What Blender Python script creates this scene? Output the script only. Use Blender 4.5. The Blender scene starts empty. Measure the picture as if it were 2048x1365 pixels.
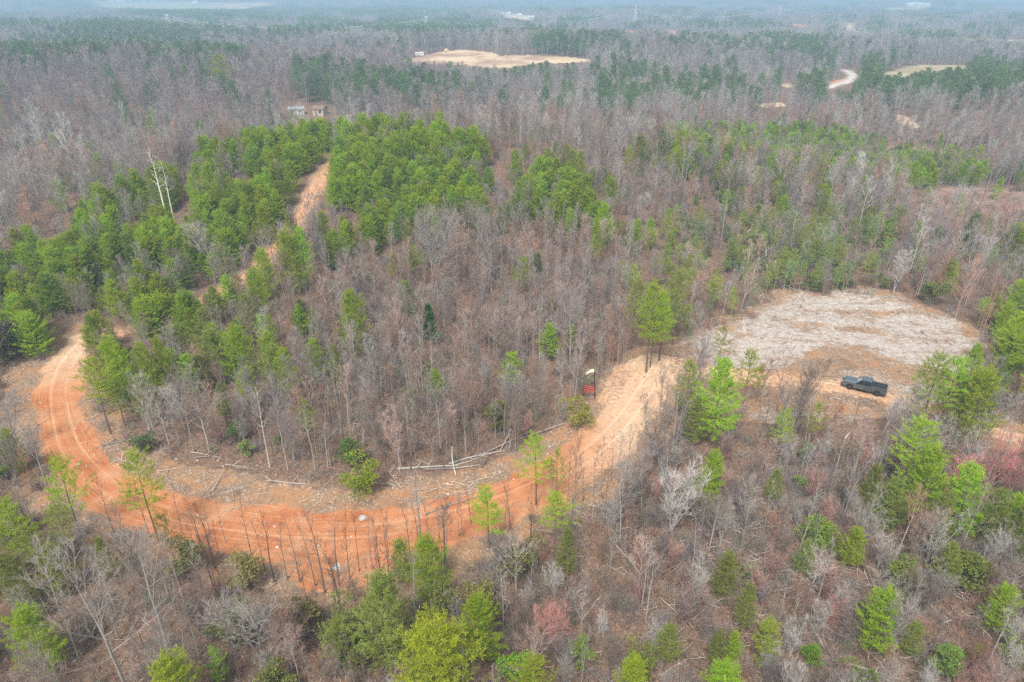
import bpy, bmesh, math, random
import numpy as np
from mathutils import Vector, Matrix, Euler

sc = bpy.context.scene
COL = sc.collection
R = math.radians

# ------------------------------------------------------------------ camera
PW, PH, FPX = 2048.0, 1365.0, 1366.0
CX, CY = PW / 2, PH / 2
HORIZON_ROW = -14.0
HAZE_D = 0.00055
PITCH = math.atan((CY - HORIZON_ROW) / FPX)
CAMZ = 53.0
cam_d = bpy.data.cameras.new('camera')
cam = bpy.data.objects.new('camera', cam_d)
COL.objects.link(cam)
cam.location = (0, 0, CAMZ)
cam.rotation_euler = (math.pi / 2 - PITCH, 0, 0)
cam_d.sensor_width = 36
cam_d.lens = 36 * FPX / PW
cam_d.clip_start = 1
cam_d.clip_end = 60000
sc.camera = cam

# ------------------------------------------------------------------ light: bright overcast
SUN_EL, SUN_AZ = R(56), R(200)          # azimuth of the sun, clockwise from +Y
world = bpy.data.worlds.new('World')
sc.world = world
world.use_nodes = True
wn, wl = world.node_tree.nodes, world.node_tree.links
wn.clear()
sky = wn.new('ShaderNodeTexSky')
sky.sky_type = 'NISHITA'
sky.sun_disc = False
sky.sun_elevation = SUN_EL
sky.sun_rotation = SUN_AZ
sky.air_density = 1.0
sky.dust_density = 3.0
hsv = wn.new('ShaderNodeHueSaturation')
hsv.inputs['Saturation'].default_value = 0.22     # cloud cover takes the blue out
bg = wn.new('ShaderNodeBackground')
bg.inputs['Strength'].default_value = 0.125
wo = wn.new('ShaderNodeOutputWorld')
wl.new(sky.outputs[0], hsv.inputs['Color'])
wl.new(hsv.outputs[0], bg.inputs['Color'])
wl.new(bg.outputs[0], wo.inputs['Surface'])
sd = bpy.data.lights.new('sun', 'SUN')
sd.energy = 2.2
sd.angle = R(12)
sd.color = (1.0, 0.96, 0.9)
sun = bpy.data.objects.new('sun', sd)
COL.objects.link(sun)
sun.rotation_euler = Euler((math.pi / 2 - SUN_EL, 0, math.pi - SUN_AZ), 'XYZ')

vs = sc.view_settings
sc.display_settings.display_device = 'sRGB'
vs.view_transform = 'Standard'
vs.look = 'None'
vs.gamma = 1
vs.use_curve_mapping = False
vs.exposure = 0.76
cy = sc.cycles
cy.max_bounces = 5
cy.diffuse_bounces = 3
cy.glossy_bounces = 2
cy.transmission_bounces = 3
cy.transparent_max_bounces = 4
cy.volume_bounces = 0
cy.use_denoising = False
cy.caustics_reflective = False
cy.caustics_refractive = False

rng = np.random.default_rng(11)
random.seed(7)

# ------------------------------------------------------------------ small maths
cP, sP = math.cos(PITCH), math.sin(PITCH)
def project(x, y, z):
    d = y * cP - (z - CAMZ) * sP
    v = y * sP + (z - CAMZ) * cP
    d = np.where(np.abs(d) < 1e-3, 1e-3, d)
    return CX + FPX * x / d, CY - FPX * v / d, d
def sstep(a, b, x):
    t = np.clip((x - a) / (b - a), 0, 1)
    return t * t * (3 - 2 * t)
def vnoise(x, y, seed=0):
    xi = np.floor(x).astype(np.int64); yi = np.floor(y).astype(np.int64)
    fx = x - xi; fy = y - yi
    fx = fx * fx * (3 - 2 * fx); fy = fy * fy * (3 - 2 * fy)
    def h(a, b):
        n = (a * 374761393 + b * 668265263 + seed * 144665713) & 0x7fffffff
        n = ((n ^ (n >> 13)) * 1274126177) & 0x7fffffff
        n = n ^ (n >> 16)
        return (n & 0xffff) / 65535.0
    a = h(xi, yi); b = h(xi + 1, yi); c = h(xi, yi + 1); d = h(xi + 1, yi + 1)
    return (a * (1 - fx) + b * fx) * (1 - fy) + (c * (1 - fx) + d * fx) * fy
def fbm(x, y, seed=0, o=3):
    s = 0; a = 0.5; t = 0
    for k in range(o):
        s = s + a * vnoise(x * 2 ** k, y * 2 ** k, seed + k * 17); t += a; a *= 0.5
    return s / t
def inpoly(px, py, poly):
    px = np.asarray(px, float); py = np.asarray(py, float)
    c = np.zeros(px.shape, bool)
    n = len(poly); j = n - 1
    for i in range(n):
        xi, yi = poly[i]; xj, yj = poly[j]
        if yi != yj:
            c ^= ((yi > py) != (yj > py)) & (px < (xj - xi) * (py - yi) / (yj - yi) + xi)
        j = i
    return c

# ------------------------------------------------------------------ terrain
RA = math.atan2(45, 123)
def gauss2(x, y, cx, cy_, su, sv, ang=0.0):
    u = (x - cx) * math.cos(ang) + (y - cy_) * math.sin(ang)
    v = -(x - cx) * math.sin(ang) + (y - cy_) * math.cos(ang)
    return np.exp(-(u / su) ** 2 - (v / sv) ** 2)
def H0(x, y):
    x = np.asarray(x, float); y = np.asarray(y, float)
    r = np.hypot(x, y)
    h = 16.0 * gauss2(x, y, -38, 188, 92, 44, RA)
    h += 4.0 * gauss2(x, y, 40, 205, 60, 40)
    h -= 9.0 * gauss2(x, y, -120, 270, 150, 55, 0.2)
    h += 12.0 * gauss2(x, y, -250, 420, 170, 70, 0.1)      # purple hardwood rise on the left
    h += 6.0 * gauss2(x, y, 20, 640, 160, 120)             # the straw field's knoll
    h += 10 * gauss2(x, y, -520, 800, 300, 130, 0.0)
    h += 8.0 * gauss2(x, y, 330, 330, 130, 60, 0.2)
    h -= 6.0 * gauss2(x, y, 190, 260, 130, 40, 0.1)
    a = sstep(220, 700, r) * 7 + sstep(900, 3500, r) * 22 + sstep(3000, 9000, r) * 18
    h += a * (fbm(x / 330.0, y / 330.0, 5, 2) - 0.5) * 1.6
    h += sstep(2500, 6000, r) * 46 * (fbm(x / 1700.0, y / 1100.0, 9, 2) - 0.40)
    h += 26 * gauss2(x, y, -1500, 3300, 1100, 420, 0.1)
    h -= sstep(55, 10, y) * 4.0 + sstep(70, 45, y) * 1.5
    # gully that the culvert drains into
    gx = -19 - (52 - y) * 0.33
    h -= 2.2 * np.exp(-((x - gx) / 4.0) ** 2) * sstep(56.5, 51.5, y) * sstep(-40, 20, y)
    h += sstep(25, 60, r) * (fbm(x / 14.0, y / 14.0, 21, 2) - 0.5) * 1.1
    return h
ROAD_D = None
CULV = []
def H(x, y):
    h = H0(x, y)
    if ROAD_D is None:
        return h
    x = np.asarray(x, float); y = np.asarray(y, float)
    near = (np.abs(x) < 140) & (y > 20) & (y < 230)
    if near.any():
        u, s, zr, w, _ = road_coords(x[near], y[near])
        k = 1 - sstep(w * 0.9, w + 5.0, np.abs(u))
        hh = h[near]
        h = h.copy()
        h[near] = hh * (1 - k) + zr * k
    for (qx, qy, qz, rr) in CULV:
        w_ = np.exp(-((x - qx) ** 2 + (y - qy) ** 2) / rr ** 2)
        h = h * (1 - w_) + np.minimum(h, qz) * w_
    h = h + 0.22 * (fbm(x / 2.3, y / 2.3, 31, 2) - 0.5) * (np.hypot(x, y) < 260)
    return h
def ground_at(px, py, H=None, step=1.012):
    H = H or globals()['H']
    px = np.atleast_1d(np.asarray(px, float)); py = np.atleast_1d(np.asarray(py, float))
    a = (px - CX) / FPX; b = (CY - py) / FPX
    dx, dy, dz = a, cP + b * sP, -sP + b * cP
    lo = np.full(px.shape, 25.0); hi = np.full(px.shape, np.nan); t = lo.copy(); done = np.zeros(px.shape, bool)
    while (t < 9000).any() and not done.all():
        tn = t * step
        below = (CAMZ + dz * tn < H(dx * tn, dy * tn)) & ~done
        lo = np.where(below, t, lo); hi = np.where(below, tn, hi)
        done |= below
        t = np.where(done, t, tn)
        if t.max() > 9000: break
    hi = np.where(np.isnan(hi), 9000, hi); lo = np.where(done, lo, 8990)
    for _ in range(18):
        m = (lo + hi) / 2
        below = CAMZ + dz * m < H(dx * m, dy * m)
        hi = np.where(below, m, hi); lo = np.where(below, lo, m)
    x, y = dx * hi, dy * hi
    return x, y, H(x, y)
def at(px, py):
    x, y, z = ground_at([px], [py])
    return float(x[0]), float(y[0]), float(z[0])
def height_for(x, y, z, top):
    """height of an upright at (x,y,z) whose tip lies on picture row top"""
    lo, hi = 0.2, 60.0
    for _ in range(40):
        m = (lo + hi) / 2
        if project(x, y, z + m)[1] > top: lo = m
        else: hi = m
    return hi

# roads: picture points of the centre line and half widths
ROADS = [
    [(182, 672, 2.6), (140, 715, 2.9), (112, 765, 3.1), (118, 830, 3.0), (140, 900, 3.0), (205, 975, 3.1), (310, 1025, 3.3), (450, 1050, 3.6),
     (600, 1068, 3.6), (750, 1066, 3.5), (880, 1042, 3.5), (1000, 1008, 3.6), (1100, 962, 3.8), (1175, 915, 3.9), (1228, 865, 3.6), (1268, 815, 3.3), (1300, 765, 3.4), (1318, 735, 3.4)],
    [(1318, 735, 2.6), (1420, 745, 2.3), (1540, 758, 2.4), (1690, 778, 2.4), (1820, 805, 2.3), (1920, 842, 2.3), (2010, 872, 2.3), (2120, 905, 2.3)],
    [(182, 672, 2.4), (260, 668, 1.7), (380, 625, 1.6), (480, 560, 1.6), (560, 490, 1.4), (600, 440, 2.2), (618, 400, 2.5), (640, 355, 2.5), (668, 325, 2.0)],
]
def smooth_line(pts, n):
    pts = np.array(pts, float)
    t = np.r_[0, np.cumsum(np.hypot(*np.diff(pts[:, :2], axis=0).T))]
    tt = np.linspace(0, t[-1], n)
    out = np.stack([np.interp(tt, t, pts[:, k]) for k in range(pts.shape[1])], 1)
    for _ in range(12):
        out[1:-1] = out[1:-1] * 0.5 + 0.25 * (out[:-2] + out[2:])
    return out
def build_roads():
    segs = []
    for k, rp in enumerate(ROADS):
        rp = np.array(rp)
        gx, gy, gz = ground_at(rp[:, 0], rp[:, 1])
        ln = smooth_line(np.stack([gx, gy, gz, rp[:, 2]], 1), 110)
        zz = ln[:, 2].copy()
        for _ in range(60):
            zz[1:-1] = zz[1:-1] * 0.5 + 0.25 * (zz[:-2] + zz[2:])
        ln[:, 2] = zz
        s = np.r_[0, np.cumsum(np.hypot(np.diff(ln[:, 0]), np.diff(ln[:, 1])))]
        tg = np.gradient(ln[:, :2], axis=0); tg /= np.linalg.norm(tg, axis=1)[:, None]
        segs.append(np.c_[ln, s + 500 * k, tg, np.full(len(ln), k)])
    return np.vstack(segs)
def road_coords(x, y):
    D = ROAD_D
    u = np.empty(len(x)); s = np.empty(len(x)); z = np.empty(len(x)); w = np.empty(len(x)); kk = np.empty(len(x))
    for a in range(0, len(x), 40000):
        xs, ys = x[a:a + 40000], y[a:a + 40000]
        d = (xs[:, None] - D[None, :, 0]) ** 2 + (ys[:, None] - D[None, :, 1]) ** 2
        i = np.argmin(d - 0.5 * D[None, :, 3] ** 2, 1)
        q = D[i]
        rx, ry = xs - q[:, 0], ys - q[:, 1]
        al = rx * q[:, 5] + ry * q[:, 6]
        la = -rx * q[:, 6] + ry * q[:, 5]
        dist = np.hypot(rx, ry)
        u[a:a + 40000] = np.where(np.abs(al) > 3, dist * np.sign(la + 1e-9), la)
        s[a:a + 40000] = q[:, 4] + al; z[a:a + 40000] = q[:, 2]; w[a:a + 40000] = q[:, 3]; kk[a:a + 40000] = q[:, 7]
    return u, s, z, w, kk
ROAD_D = build_roads()
def ray_z(px, py, z):
    a = (px - CX) / FPX; b = (CY - py) / FPX
    t = (z - CAMZ) / (-sP + b * cP)
    return np.array([a * t, (cP + b * sP) * t, z])
# culvert: outlet low on the fill slope, inlet just under the upper road edge
zr_ = float(road_coords(np.array([-18.0]), np.array([58.0]))[2][0])
CUL_OUT = ray_z(676, 1137, zr_ - 1.7); CUL_IN = ray_z(724, 1045, zr_ - 0.75)
ax_ = (CUL_IN - CUL_OUT); ax_ /= np.linalg.norm(ax_)
CULV = [(CUL_OUT[0] - ax_[0] * 1.6, CUL_OUT[1] - ax_[1] * 1.6, CUL_OUT[2] - 0.6, 2.0), (CUL_IN[0] + ax_[0] * 1.3, CUL_IN[1] + ax_[1] * 1.3, CUL_IN[2] + 0.22, 1.5)]

# picture outlines of bare-ground patches (as they lie on the ground)
GRAVEL = [(1330, 712), (1400, 672), (1480, 640), (1520, 605), (1600, 588), (1700, 584), (1790, 592), (1870, 622), (1930, 660), (1952, 705), (1930, 752), (1860, 745), (1790, 742),
          (1740, 752), (1640, 752), (1560, 742), (1480, 745), (1400, 735)]
OPENING = [(1195, 760), (1250, 712), (1330, 690), (1420, 650), (1500, 600), (1620, 580), (1760, 575), (1880, 615), (1960, 670), (1960, 740), (1900, 800), (2048, 835), (2100, 920), (1960, 890), (1820, 850), (1700, 850), (1560, 850), (1480, 838),
           (1400, 800), (1340, 800), (1290, 850), (1240, 920), (1150, 960), (1140, 900), (1200, 830)]
CUT = [(1790, 400), (1900, 372), (2048, 380), (2100, 395), (2100, 470), (1990, 470), (1880, 450), (1800, 430)]
CUT2 = [(1720, 300), (1790, 290), (1900, 300), (1960, 330), (1880, 335), (1780, 325)]
FIELDS = [
    ('straw', [(800, 124), (835, 114), (880, 104), (930, 100), (985, 106), (1000, 112), (1060, 111), (1130, 114), (1205, 123), (1130, 127), (1080, 126), (1030, 134), (990, 137), (940, 131), (880, 128)]),
    ('pasture', [(1760, 150), (1800, 138), (1840, 131), (1900, 131), (1950, 133), (1945, 139), (1880, 142), (1830, 148), (1790, 158)]),
    ('straw', [(1908, 76), (1960, 78), (2048, 80), (2100, 81), (2100, 85), (2048, 85), (1960, 82), (1910, 80)]),
    ('green', [(180, 3), (330, 3), (430, 7), (420, 15), (320, 20), (240, 18), (190, 12)]),
    ('straw', [(430, 6), (550, 4), (540, 13), (480, 20), (420, 19), (340, 19), (380, 13)]),
    ('red', [(1328, 62), (1345, 60), (1366, 66), (1360, 70), (1340, 69)]),
    ('red', [(1232, 61), (1280, 61), (1290, 65), (1240, 65)]),
    ('red', [(1572, 49), (1622, 49), (1624, 54), (1580, 55)]),
    ('straw', [(1680, 47), (1714, 46), (1716, 62), (1690, 62)]),
    ('straw', [(990, 26), (1040, 30), (1068, 36), (1060, 41), (1010, 36)]),
    ('green', [(1760, 17), (1800, 14), (1858, 13), (1856, 18), (1790, 21)]),
    ('red', [(1660, 168), (1668, 160), (1700, 158), (1704, 164), (1680, 170)]),
    ('straw', [(1560, 170), (1580, 166), (1592, 174), (1575, 176)]),
    ('straw', [(1510, 210), (1560, 206), (1580, 213), (1530, 217)]),
    ('straw', [(1775, 228), (1810, 232), (1850, 255), (1825, 256), (1790, 242)]),
    ('clear', [(565, 226), (570, 214), (670, 214), (668, 236), (590, 240)]),
    ('clear', [(828, 114), (830, 102), (850, 102), (850, 114)]), ('clear', [(800, 126), (800, 118), (816, 118), (816, 126)]),
    ('clear', [(938, 68), (940, 56), (964, 56), (964, 68)]), ('clear', [(994, 36), (994, 22), (1074, 26), (1074, 42)]), ('clear', [(1092, 38), (1092, 28), (1112, 28), (1112, 38)]),
    ('clear', [(1800, 18), (1802, 6), (1862, 6), (1862, 18)]), ('clear', [(1655, 180), (1655, 168), (1700, 150), (1690, 138), (1712, 140), (1716, 164), (1690, 182)]),
    ('clear', [(215, 12), (215, -2), (420, -2), (420, 8)]),
]
GROAD = [(1655, 176), (1680, 168), (1702, 160), (1708, 152), (1702, 146), (1690, 141)]
# ------------------------------------------------------------------ materials
def new_mat(name):
    m = bpy.data.materials.new(name); m.use_nodes = True
    m.node_tree.nodes.clear()
    return m, m.node_tree.nodes, m.node_tree.links
def mathn(n, l, op, a, b=None, c=None, clamp=False):
    q = n.new('ShaderNodeMath'); q.operation = op; q.use_clamp = clamp
    for i, v in enumerate((a, b, c)):
        if v is None: continue
        if isinstance(v, (int, float)): q.inputs[i].default_value = v
        else: l.new(v, q.inputs[i])
    return q.outputs[0]
def mixc(n, l, f, a, b, bt='MIX'):
    q = n.new('ShaderNodeMix'); q.data_type = 'RGBA'; q.blend_type = bt; q.clamp_factor = True
    for s, v in ((q.inputs[0], f), (q.inputs[6], a), (q.inputs[7], b)):
        if isinstance(v, (int, float)): s.default_value = v
        elif isinstance(v, tuple): s.default_value = (*v[:3], 1)
        else: l.new(v, s)
    return q.outputs[2]
def noisen(n, l, vec, scale, detail=3, rough=0.55, dist=0.0):
    q = n.new('ShaderNodeTexNoise'); q.inputs['Scale'].default_value = scale
    q.inputs['Detail'].default_value = detail; q.inputs['Roughness'].default_value = rough; q.inputs['Distortion'].default_value = dist
    if vec is not None: l.new(vec, q.inputs['Vector'])
    return q.outputs[0]
def rampn(n, l, v, a, b):
    q = n.new('ShaderNodeMapRange'); q.inputs[1].default_value = a; q.inputs[2].default_value = b
    l.new(v, q.inputs[0]); return q.outputs[0]
def vecscale(n, l, vec, s):
    q = n.new('ShaderNodeVectorMath'); q.operation = 'MULTIPLY'; q.inputs[1].default_value = s
    l.new(vec, q.inputs[0]); return q.outputs[0]
def principled(n, l, col, rough=0.9, bump=None, bstr=0.3, bdist=0.1, metal=0.0, spec=0.3):
    p = n.new('ShaderNodeBsdfPrincipled')
    if isinstance(col, tuple): p.inputs['Base Color'].default_value = (*col[:3], 1)
    else: l.new(col, p.inputs['Base Color'])
    p.inputs['Roughness'].default_value = rough; p.inputs['Metallic'].default_value = metal
    p.inputs['Specular IOR Level'].default_value = spec
    if bump is not None:
        b = n.new('ShaderNodeBump'); b.inputs['Strength'].default_value = bstr; b.inputs['Distance'].default_value = bdist
        l.new(bump, b.inputs['Height']); l.new(b.outputs[0], p.inputs['Normal'])
    o = n.new('ShaderNodeOutputMaterial'); l.new(p.outputs[0], o.inputs[0])
    return p
def simple(name, col, rough=0.7, metal=0.0, spec=0.4, var=0.12, scale=6.0):
    m, n, l = new_mat(name)
    tc = n.new('ShaderNodeTexCoord')
    f = noisen(n, l, tc.outputs['Object'], scale, 4)
    c = mixc(n, l, f, tuple(v * (1 - var) for v in col), tuple(min(1, v * (1 + var)) for v in col))
    principled(n, l, c, rough, metal=metal, spec=spec)
    return m

def ground_material():
    m, n, l = new_mat('ground_cover')
    geo = n.new('ShaderNodeNewGeometry'); pos = geo.outputs['Position']
    z1 = n.new('ShaderNodeAttribute'); z1.attribute_name = 'zone'
    z2 = n.new('ShaderNodeAttribute'); z2.attribute_name = 'zone_far'
    ru = n.new('ShaderNodeAttribute'); ru.attribute_name = 'road_uv'
    s1 = n.new('ShaderNodeSeparateColor'); l.new(z1.outputs['Color'], s1.inputs[0])
    s2 = n.new('ShaderNodeSeparateColor'); l.new(z2.outputs['Color'], s2.inputs[0])
    road, gravel, verge = s1.outputs[0], s1.outputs[1], s1.outputs[2]
    brush = z1.outputs['Alpha']
    straw, green, red = s2.outputs[0], s2.outputs[1], s2.outputs[2]
    nb = noisen(n, l, pos, 0.35, 5, 0.6)
    nm = noisen(n, l, pos, 1.7, 5, 0.65)
    nf = noisen(n, l, pos, 7.0, 4, 0.7)
    nff = noisen(n, l, pos, 22.0, 3, 0.7)
    # leaf litter
    lit = mixc(n, l, rampn(n, l, nm, 0.3, 0.72), (0.088, 0.060, 0.042), (0.205, 0.137, 0.092))
    lit = mixc(n, l, rampn(n, l, nf, 0.38, 0.68), lit, (0.245, 0.155, 0.112))
    vo = n.new('ShaderNodeTexVoronoi'); vo.inputs['Scale'].default_value = 5.5; l.new(pos, vo.inputs['Vector'])
    sp = n.new('ShaderNodeSeparateColor'); l.new(vo.outputs['Color'], sp.inputs[0])
    lit = mixc(n, l, mathn(n, l, 'MULTIPLY', rampn(n, l, sp.outputs[0], 0.72, 1.0), 0.75), lit, (0.37, 0.225, 0.15))
    lit = mixc(n, l, mathn(n, l, 'MULTIPLY', rampn(n, l, sp.outputs[1], 0.75, 1.0), 0.8), lit, (0.055, 0.04, 0.033))
    lit = mixc(n, l, mathn(n, l, 'MULTIPLY', rampn(n, l, nb, 0.55, 0.75), 0.5), lit, (0.20, 0.165, 0.10))
    # chipped-wood verge
    ver = mixc(n, l, rampn(n, l, nf, 0.3, 0.7), (0.155, 0.105, 0.07), (0.35, 0.25, 0.17))
    ver = mixc(n, l, mathn(n, l, 'MULTIPLY', rampn(n, l, sp.outputs[2], 0.8, 1.0), 0.8), ver, (0.56, 0.46, 0.36))
    ver = mixc(n, l, mathn(n, l, 'MULTIPLY', rampn(n, l, nb, 0.42, 0.66), 0.65), ver, (0.44, 0.21, 0.085))
    # red clay road with pale wheel tracks
    clay = mixc(n, l, rampn(n, l, nb, 0.35, 0.68), (0.42, 0.145, 0.055), (0.56, 0.255, 0.12))
    su = n.new('ShaderNodeSeparateXYZ'); l.new(ru.outputs['Vector'], su.inputs[0])
    dusty = su.outputs[2]
    st = noisen(n, l, vecscale(n, l, ru.outputs['Vector'], (2.2, 0.055, 0)), 1.0, 4, 0.6, 0.3)
    st2 = noisen(n, l, vecscale(n, l, ru.outputs['Vector'], (5.0, 0.10, 0)), 1.0, 3, 0.6, 0.3)
    clay = mixc(n, l, mathn(n, l, 'MULTIPLY', rampn(n, l, st, 0.48, 0.70), 0.5), clay, (0.66, 0.345, 0.18))
    clay = mixc(n, l, mathn(n, l, 'MULTIPLY', rampn(n, l, st2, 0.58, 0.7), 0.6), clay, (0.30, 0.10, 0.042))
    big = noisen(n, l, pos, 0.13, 4, 0.65)
    clay = mixc(n, l, mathn(n, l, 'MULTIPLY', rampn(n, l, big, 0.52, 0.66), 0.6), clay, (0.54, 0.33, 0.19))
    clay = mixc(n, l, mathn(n, l, 'MULTIPLY', rampn(n, l, noisen(n, l, pos, 0.5, 4, 0.7, 0.6), 0.56, 0.68), 0.5), clay, (0.29, 0.105, 0.046))
    clay = mixc(n, l, mathn(n, l, 'MULTIPLY', rampn(n, l, nb, 0.60, 0.70), 0.45), clay, (0.30, 0.20, 0.13))
    au = mathn(n, l, 'ABSOLUTE', mathn(n, l, 'SUBTRACT', mathn(n, l, 'ABSOLUTE', su.outputs[0]), 0.95))
    trk = mathn(n, l, 'SUBTRACT', 1.0, rampn(n, l, mathn(n, l, 'ADD', au, mathn(n, l, 'MULTIPLY', nm, 0.25)), 0.16, 0.50))
    clay = mixc(n, l, mathn(n, l, 'MULTIPLY', mathn(n, l, 'MULTIPLY', trk, rampn(n, l, st, 0.35, 0.6)), 0.4), clay, (0.72, 0.42, 0.24))
    dust = mixc(n, l, rampn(n, l, nm, 0.3, 0.7), (0.50, 0.31, 0.18), (0.72, 0.53, 0.36))
    dust = mixc(n, l, mathn(n, l, 'MULTIPLY', mathn(n, l, 'MULTIPLY', trk, rampn(n, l, st, 0.35, 0.6)), 0.5), dust, (0.84, 0.68, 0.50))
    clay = mixc(n, l, dusty, clay, dust)
    clay = mixc(n, l, mathn(n, l, 'MULTIPLY', rampn(n, l, nff, 0.55, 0.75), 0.35), clay, (0.34, 0.17, 0.09))
    # pale wood-chip pad
    gsp = vecscale(n, l, pos, (1.0, 1.7, 1.0))
    ga = noisen(n, l, gsp, 0.22, 6, 0.68)
    gb = noisen(n, l, gsp, 0.75, 5, 0.7)
    grv = mixc(n, l, rampn(n, l, nm, 0.32, 0.68), (0.32, 0.26, 0.21), (0.50, 0.46, 0.415))
    grv = mixc(n, l, mathn(n, l, 'MULTIPLY', rampn(n, l, nff, 0.45, 0.7), 0.7), grv, (0.64, 0.61, 0.575))
    scr = mixc(n, l, nf, (0.21, 0.135, 0.085), (0.40, 0.28, 0.19))
    grv = mixc(n, l, mathn(n, l, 'MULTIPLY', rampn(n, l, gb, 0.50, 0.66), 0.75), grv, scr)
    grv = mixc(n, l, mathn(n, l, 'MULTIPLY', rampn(n, l, ga, 0.52, 0.62), 0.9), grv, scr)
    grv = mixc(n, l, mathn(n, l, 'MULTIPLY', rampn(n, l, sp.outputs[0], 0.85, 1.0), 0.6), grv, (0.19, 0.12, 0.085))
    # cut-over brush
    bru = mixc(n, l, rampn(n, l, nm, 0.3, 0.7), (0.20, 0.11, 0.078), (0.36, 0.235, 0.175))
    bru = mixc(n, l, mathn(n, l, 'MULTIPLY', rampn(n, l, nb, 0.5, 0.7), 0.6), bru, (0.38, 0.29, 0.20))
    def edge(mask, wob=0.55):
        q = mathn(n, l, 'ADD', mask, mathn(n, l, 'MULTIPLY', mathn(n, l, 'SUBTRACT', nm, 0.5), wob * 1.6))
        q = mathn(n, l, 'ADD', q, mathn(n, l, 'MULTIPLY', mathn(n, l, 'SUBTRACT', nff, 0.5), wob * 0.6))
        return rampn(n, l, q, 0.36, 0.64)
    c = mixc(n, l, edge(brush), lit, bru)
    c = mixc(n, l, edge(verge), c, ver)
    c = mixc(n, l, edge(gravel), c, grv)
    c = mixc(n, l, edge(road, 0.6), c, clay)
    nfar = noisen(n, l, pos, 0.06, 5, 0.6)
    c = mixc(n, l, straw, c, mixc(n, l, rampn(n, l, noisen(n, l, pos, 0.022, 5, 0.65), 0.46, 0.60), (0.60, 0.46, 0.30), (0.36, 0.24, 0.165)))
    c = mixc(n, l, green, c, mixc(n, l, nfar, (0.30, 0.34, 0.14), (0.46, 0.42, 0.24)))
    c = mixc(n, l, red, c, (0.50, 0.22, 0.12))
    c = mixc(n, l, z2.outputs['Alpha'], c, (0.55, 0.50, 0.45))
    hb = mathn(n, l, 'ADD', mathn(n, l, 'MULTIPLY', nf, 0.6), mathn(n, l, 'MULTIPLY', nff, 0.4))
    hb = mathn(n, l, 'SUBTRACT', hb, mathn(n, l, 'MULTIPLY', mathn(n, l, 'MULTIPLY', trk, road), 0.5))
    principled(n, l, c, 0.95, hb, 0.7, 0.12, spec=0.15)
    return m

def twig_material():
    m, n, l = new_mat('bark_and_twigs')
    ti = n.new('ShaderNodeAttribute'); ti.attribute_type = 'INSTANCER'; ti.attribute_name = 'tint'
    oi = n.new('ShaderNodeObjectInfo')
    geo = n.new('ShaderNodeNewGeometry')
    a = noisen(n, l, geo.outputs['Position'], 3.0, 3, 0.6)
    f = mathn(n, l, 'MULTIPLY_ADD', oi.outputs['Random'], 0.5, mathn(n, l, 'MULTIPLY', a, 0.7))
    cc = n.new('ShaderNodeCombineColor')
    for k in range(3): l.new(mathn(n, l, 'ADD', f, 0.42), cc.inputs[k])
    c = mixc(n, l, 1.0, ti.outputs['Color'], cc.outputs[0], 'MULTIPLY')
    principled(n, l, c, 0.95, spec=0.1)
    return m
def needle_material(name='needles', trans=0.35):
    m, n, l = new_mat(name)
    ti = n.new('ShaderNodeAttribute'); ti.attribute_type = 'INSTANCER'; ti.attribute_name = 'tint'
    oi = n.new('ShaderNodeObjectInfo')
    geo = n.new('ShaderNodeNewGeometry')
    a = noisen(n, l, geo.outputs['Position'], 1.1, 3, 0.6)
    b = geo.outputs['Random Per Island']
    f = mathn(n, l, 'MULTIPLY_ADD', oi.outputs['Random'], 0.35, mathn(n, l, 'MULTIPLY_ADD', a, 0.75, mathn(n, l, 'MULTIPLY', b, 0.35)))
    cc = n.new('ShaderNodeCombineColor')
    for k in range(3): l.new(mathn(n, l, 'ADD', f, 0.30), cc.inputs[k])
    c = mixc(n, l, 1.0, ti.outputs['Color'], cc.outputs[0], 'MULTIPLY')
    hs = n.new('ShaderNodeHueSaturation'); l.new(c, hs.inputs['Color'])
    l.new(mathn(n, l, 'MULTIPLY_ADD', b, 0.05, mathn(n, l, 'MULTIPLY_ADD', oi.outputs['Random'], 0.03, 0.46)), hs.inputs['Hue'])
    d = n.new('ShaderNodeBsdfDiffuse'); t = n.new('ShaderNodeBsdfTranslucent'); mx = n.new('ShaderNodeMixShader')
    l.new(hs.outputs[0], d.inputs[0]); l.new(hs.outputs[0], t.inputs[0]); mx.inputs[0].default_value = trans
    l.new(d.outputs[0], mx.inputs[1]); l.new(t.outputs[0], mx.inputs[2])
    o = n.new('ShaderNodeOutputMaterial'); l.new(mx.outputs[0], o.inputs[0])
    return m
M_GROUND = ground_material()
M_TWIG = twig_material()
M_NEEDLE = needle_material()
M_STONE = simple('pale_stone', (0.50, 0.44, 0.38), 0.9, var=0.3)

# ------------------------------------------------------------------ ground sheet, split by what covers it
def graded(fine0, fine1, step, lo, hi, g):
    a = list(np.arange(fine0, fine1 + step / 2, step))
    d = step; v = a[-1]; up = []
    while v < hi:
        d *= g; v += d; up.append(v)
    d = step; v = a[0]; dn = []
    while v > lo:
        d *= g; v -= d; dn.append(v)
    return np.array(dn[::-1] + a + up)
gxs = graded(-100, 100, 0.42, -11000, 11000, 1.025)
gys = graded(30, 190, 0.42, -600, 16000, 1.016)
GX, GY = np.meshgrid(gxs, gys)
gx, gy = GX.ravel(), GY.ravel()
gz = H(gx, gy)
gpx, gpy, gd = project(gx, gy, gz)
front = gd > 5
near = (np.abs(gx) < 160) & (gy > 20) & (gy < 260)
zone = np.zeros((len(gx), 4)); zfar = np.zeros((len(gx), 4)); ruv = np.zeros((len(gx), 3))
u, s, zr, rw, rk = road_coords(gx[near], gy[near])
wob = (fbm(gx[near] / 3.1, gy[near] / 3.1, 41, 2) - 0.5) * 2.2
rm = 1 - sstep(rw - 1.7, rw + 1.7, np.abs(u) + wob)
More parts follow.
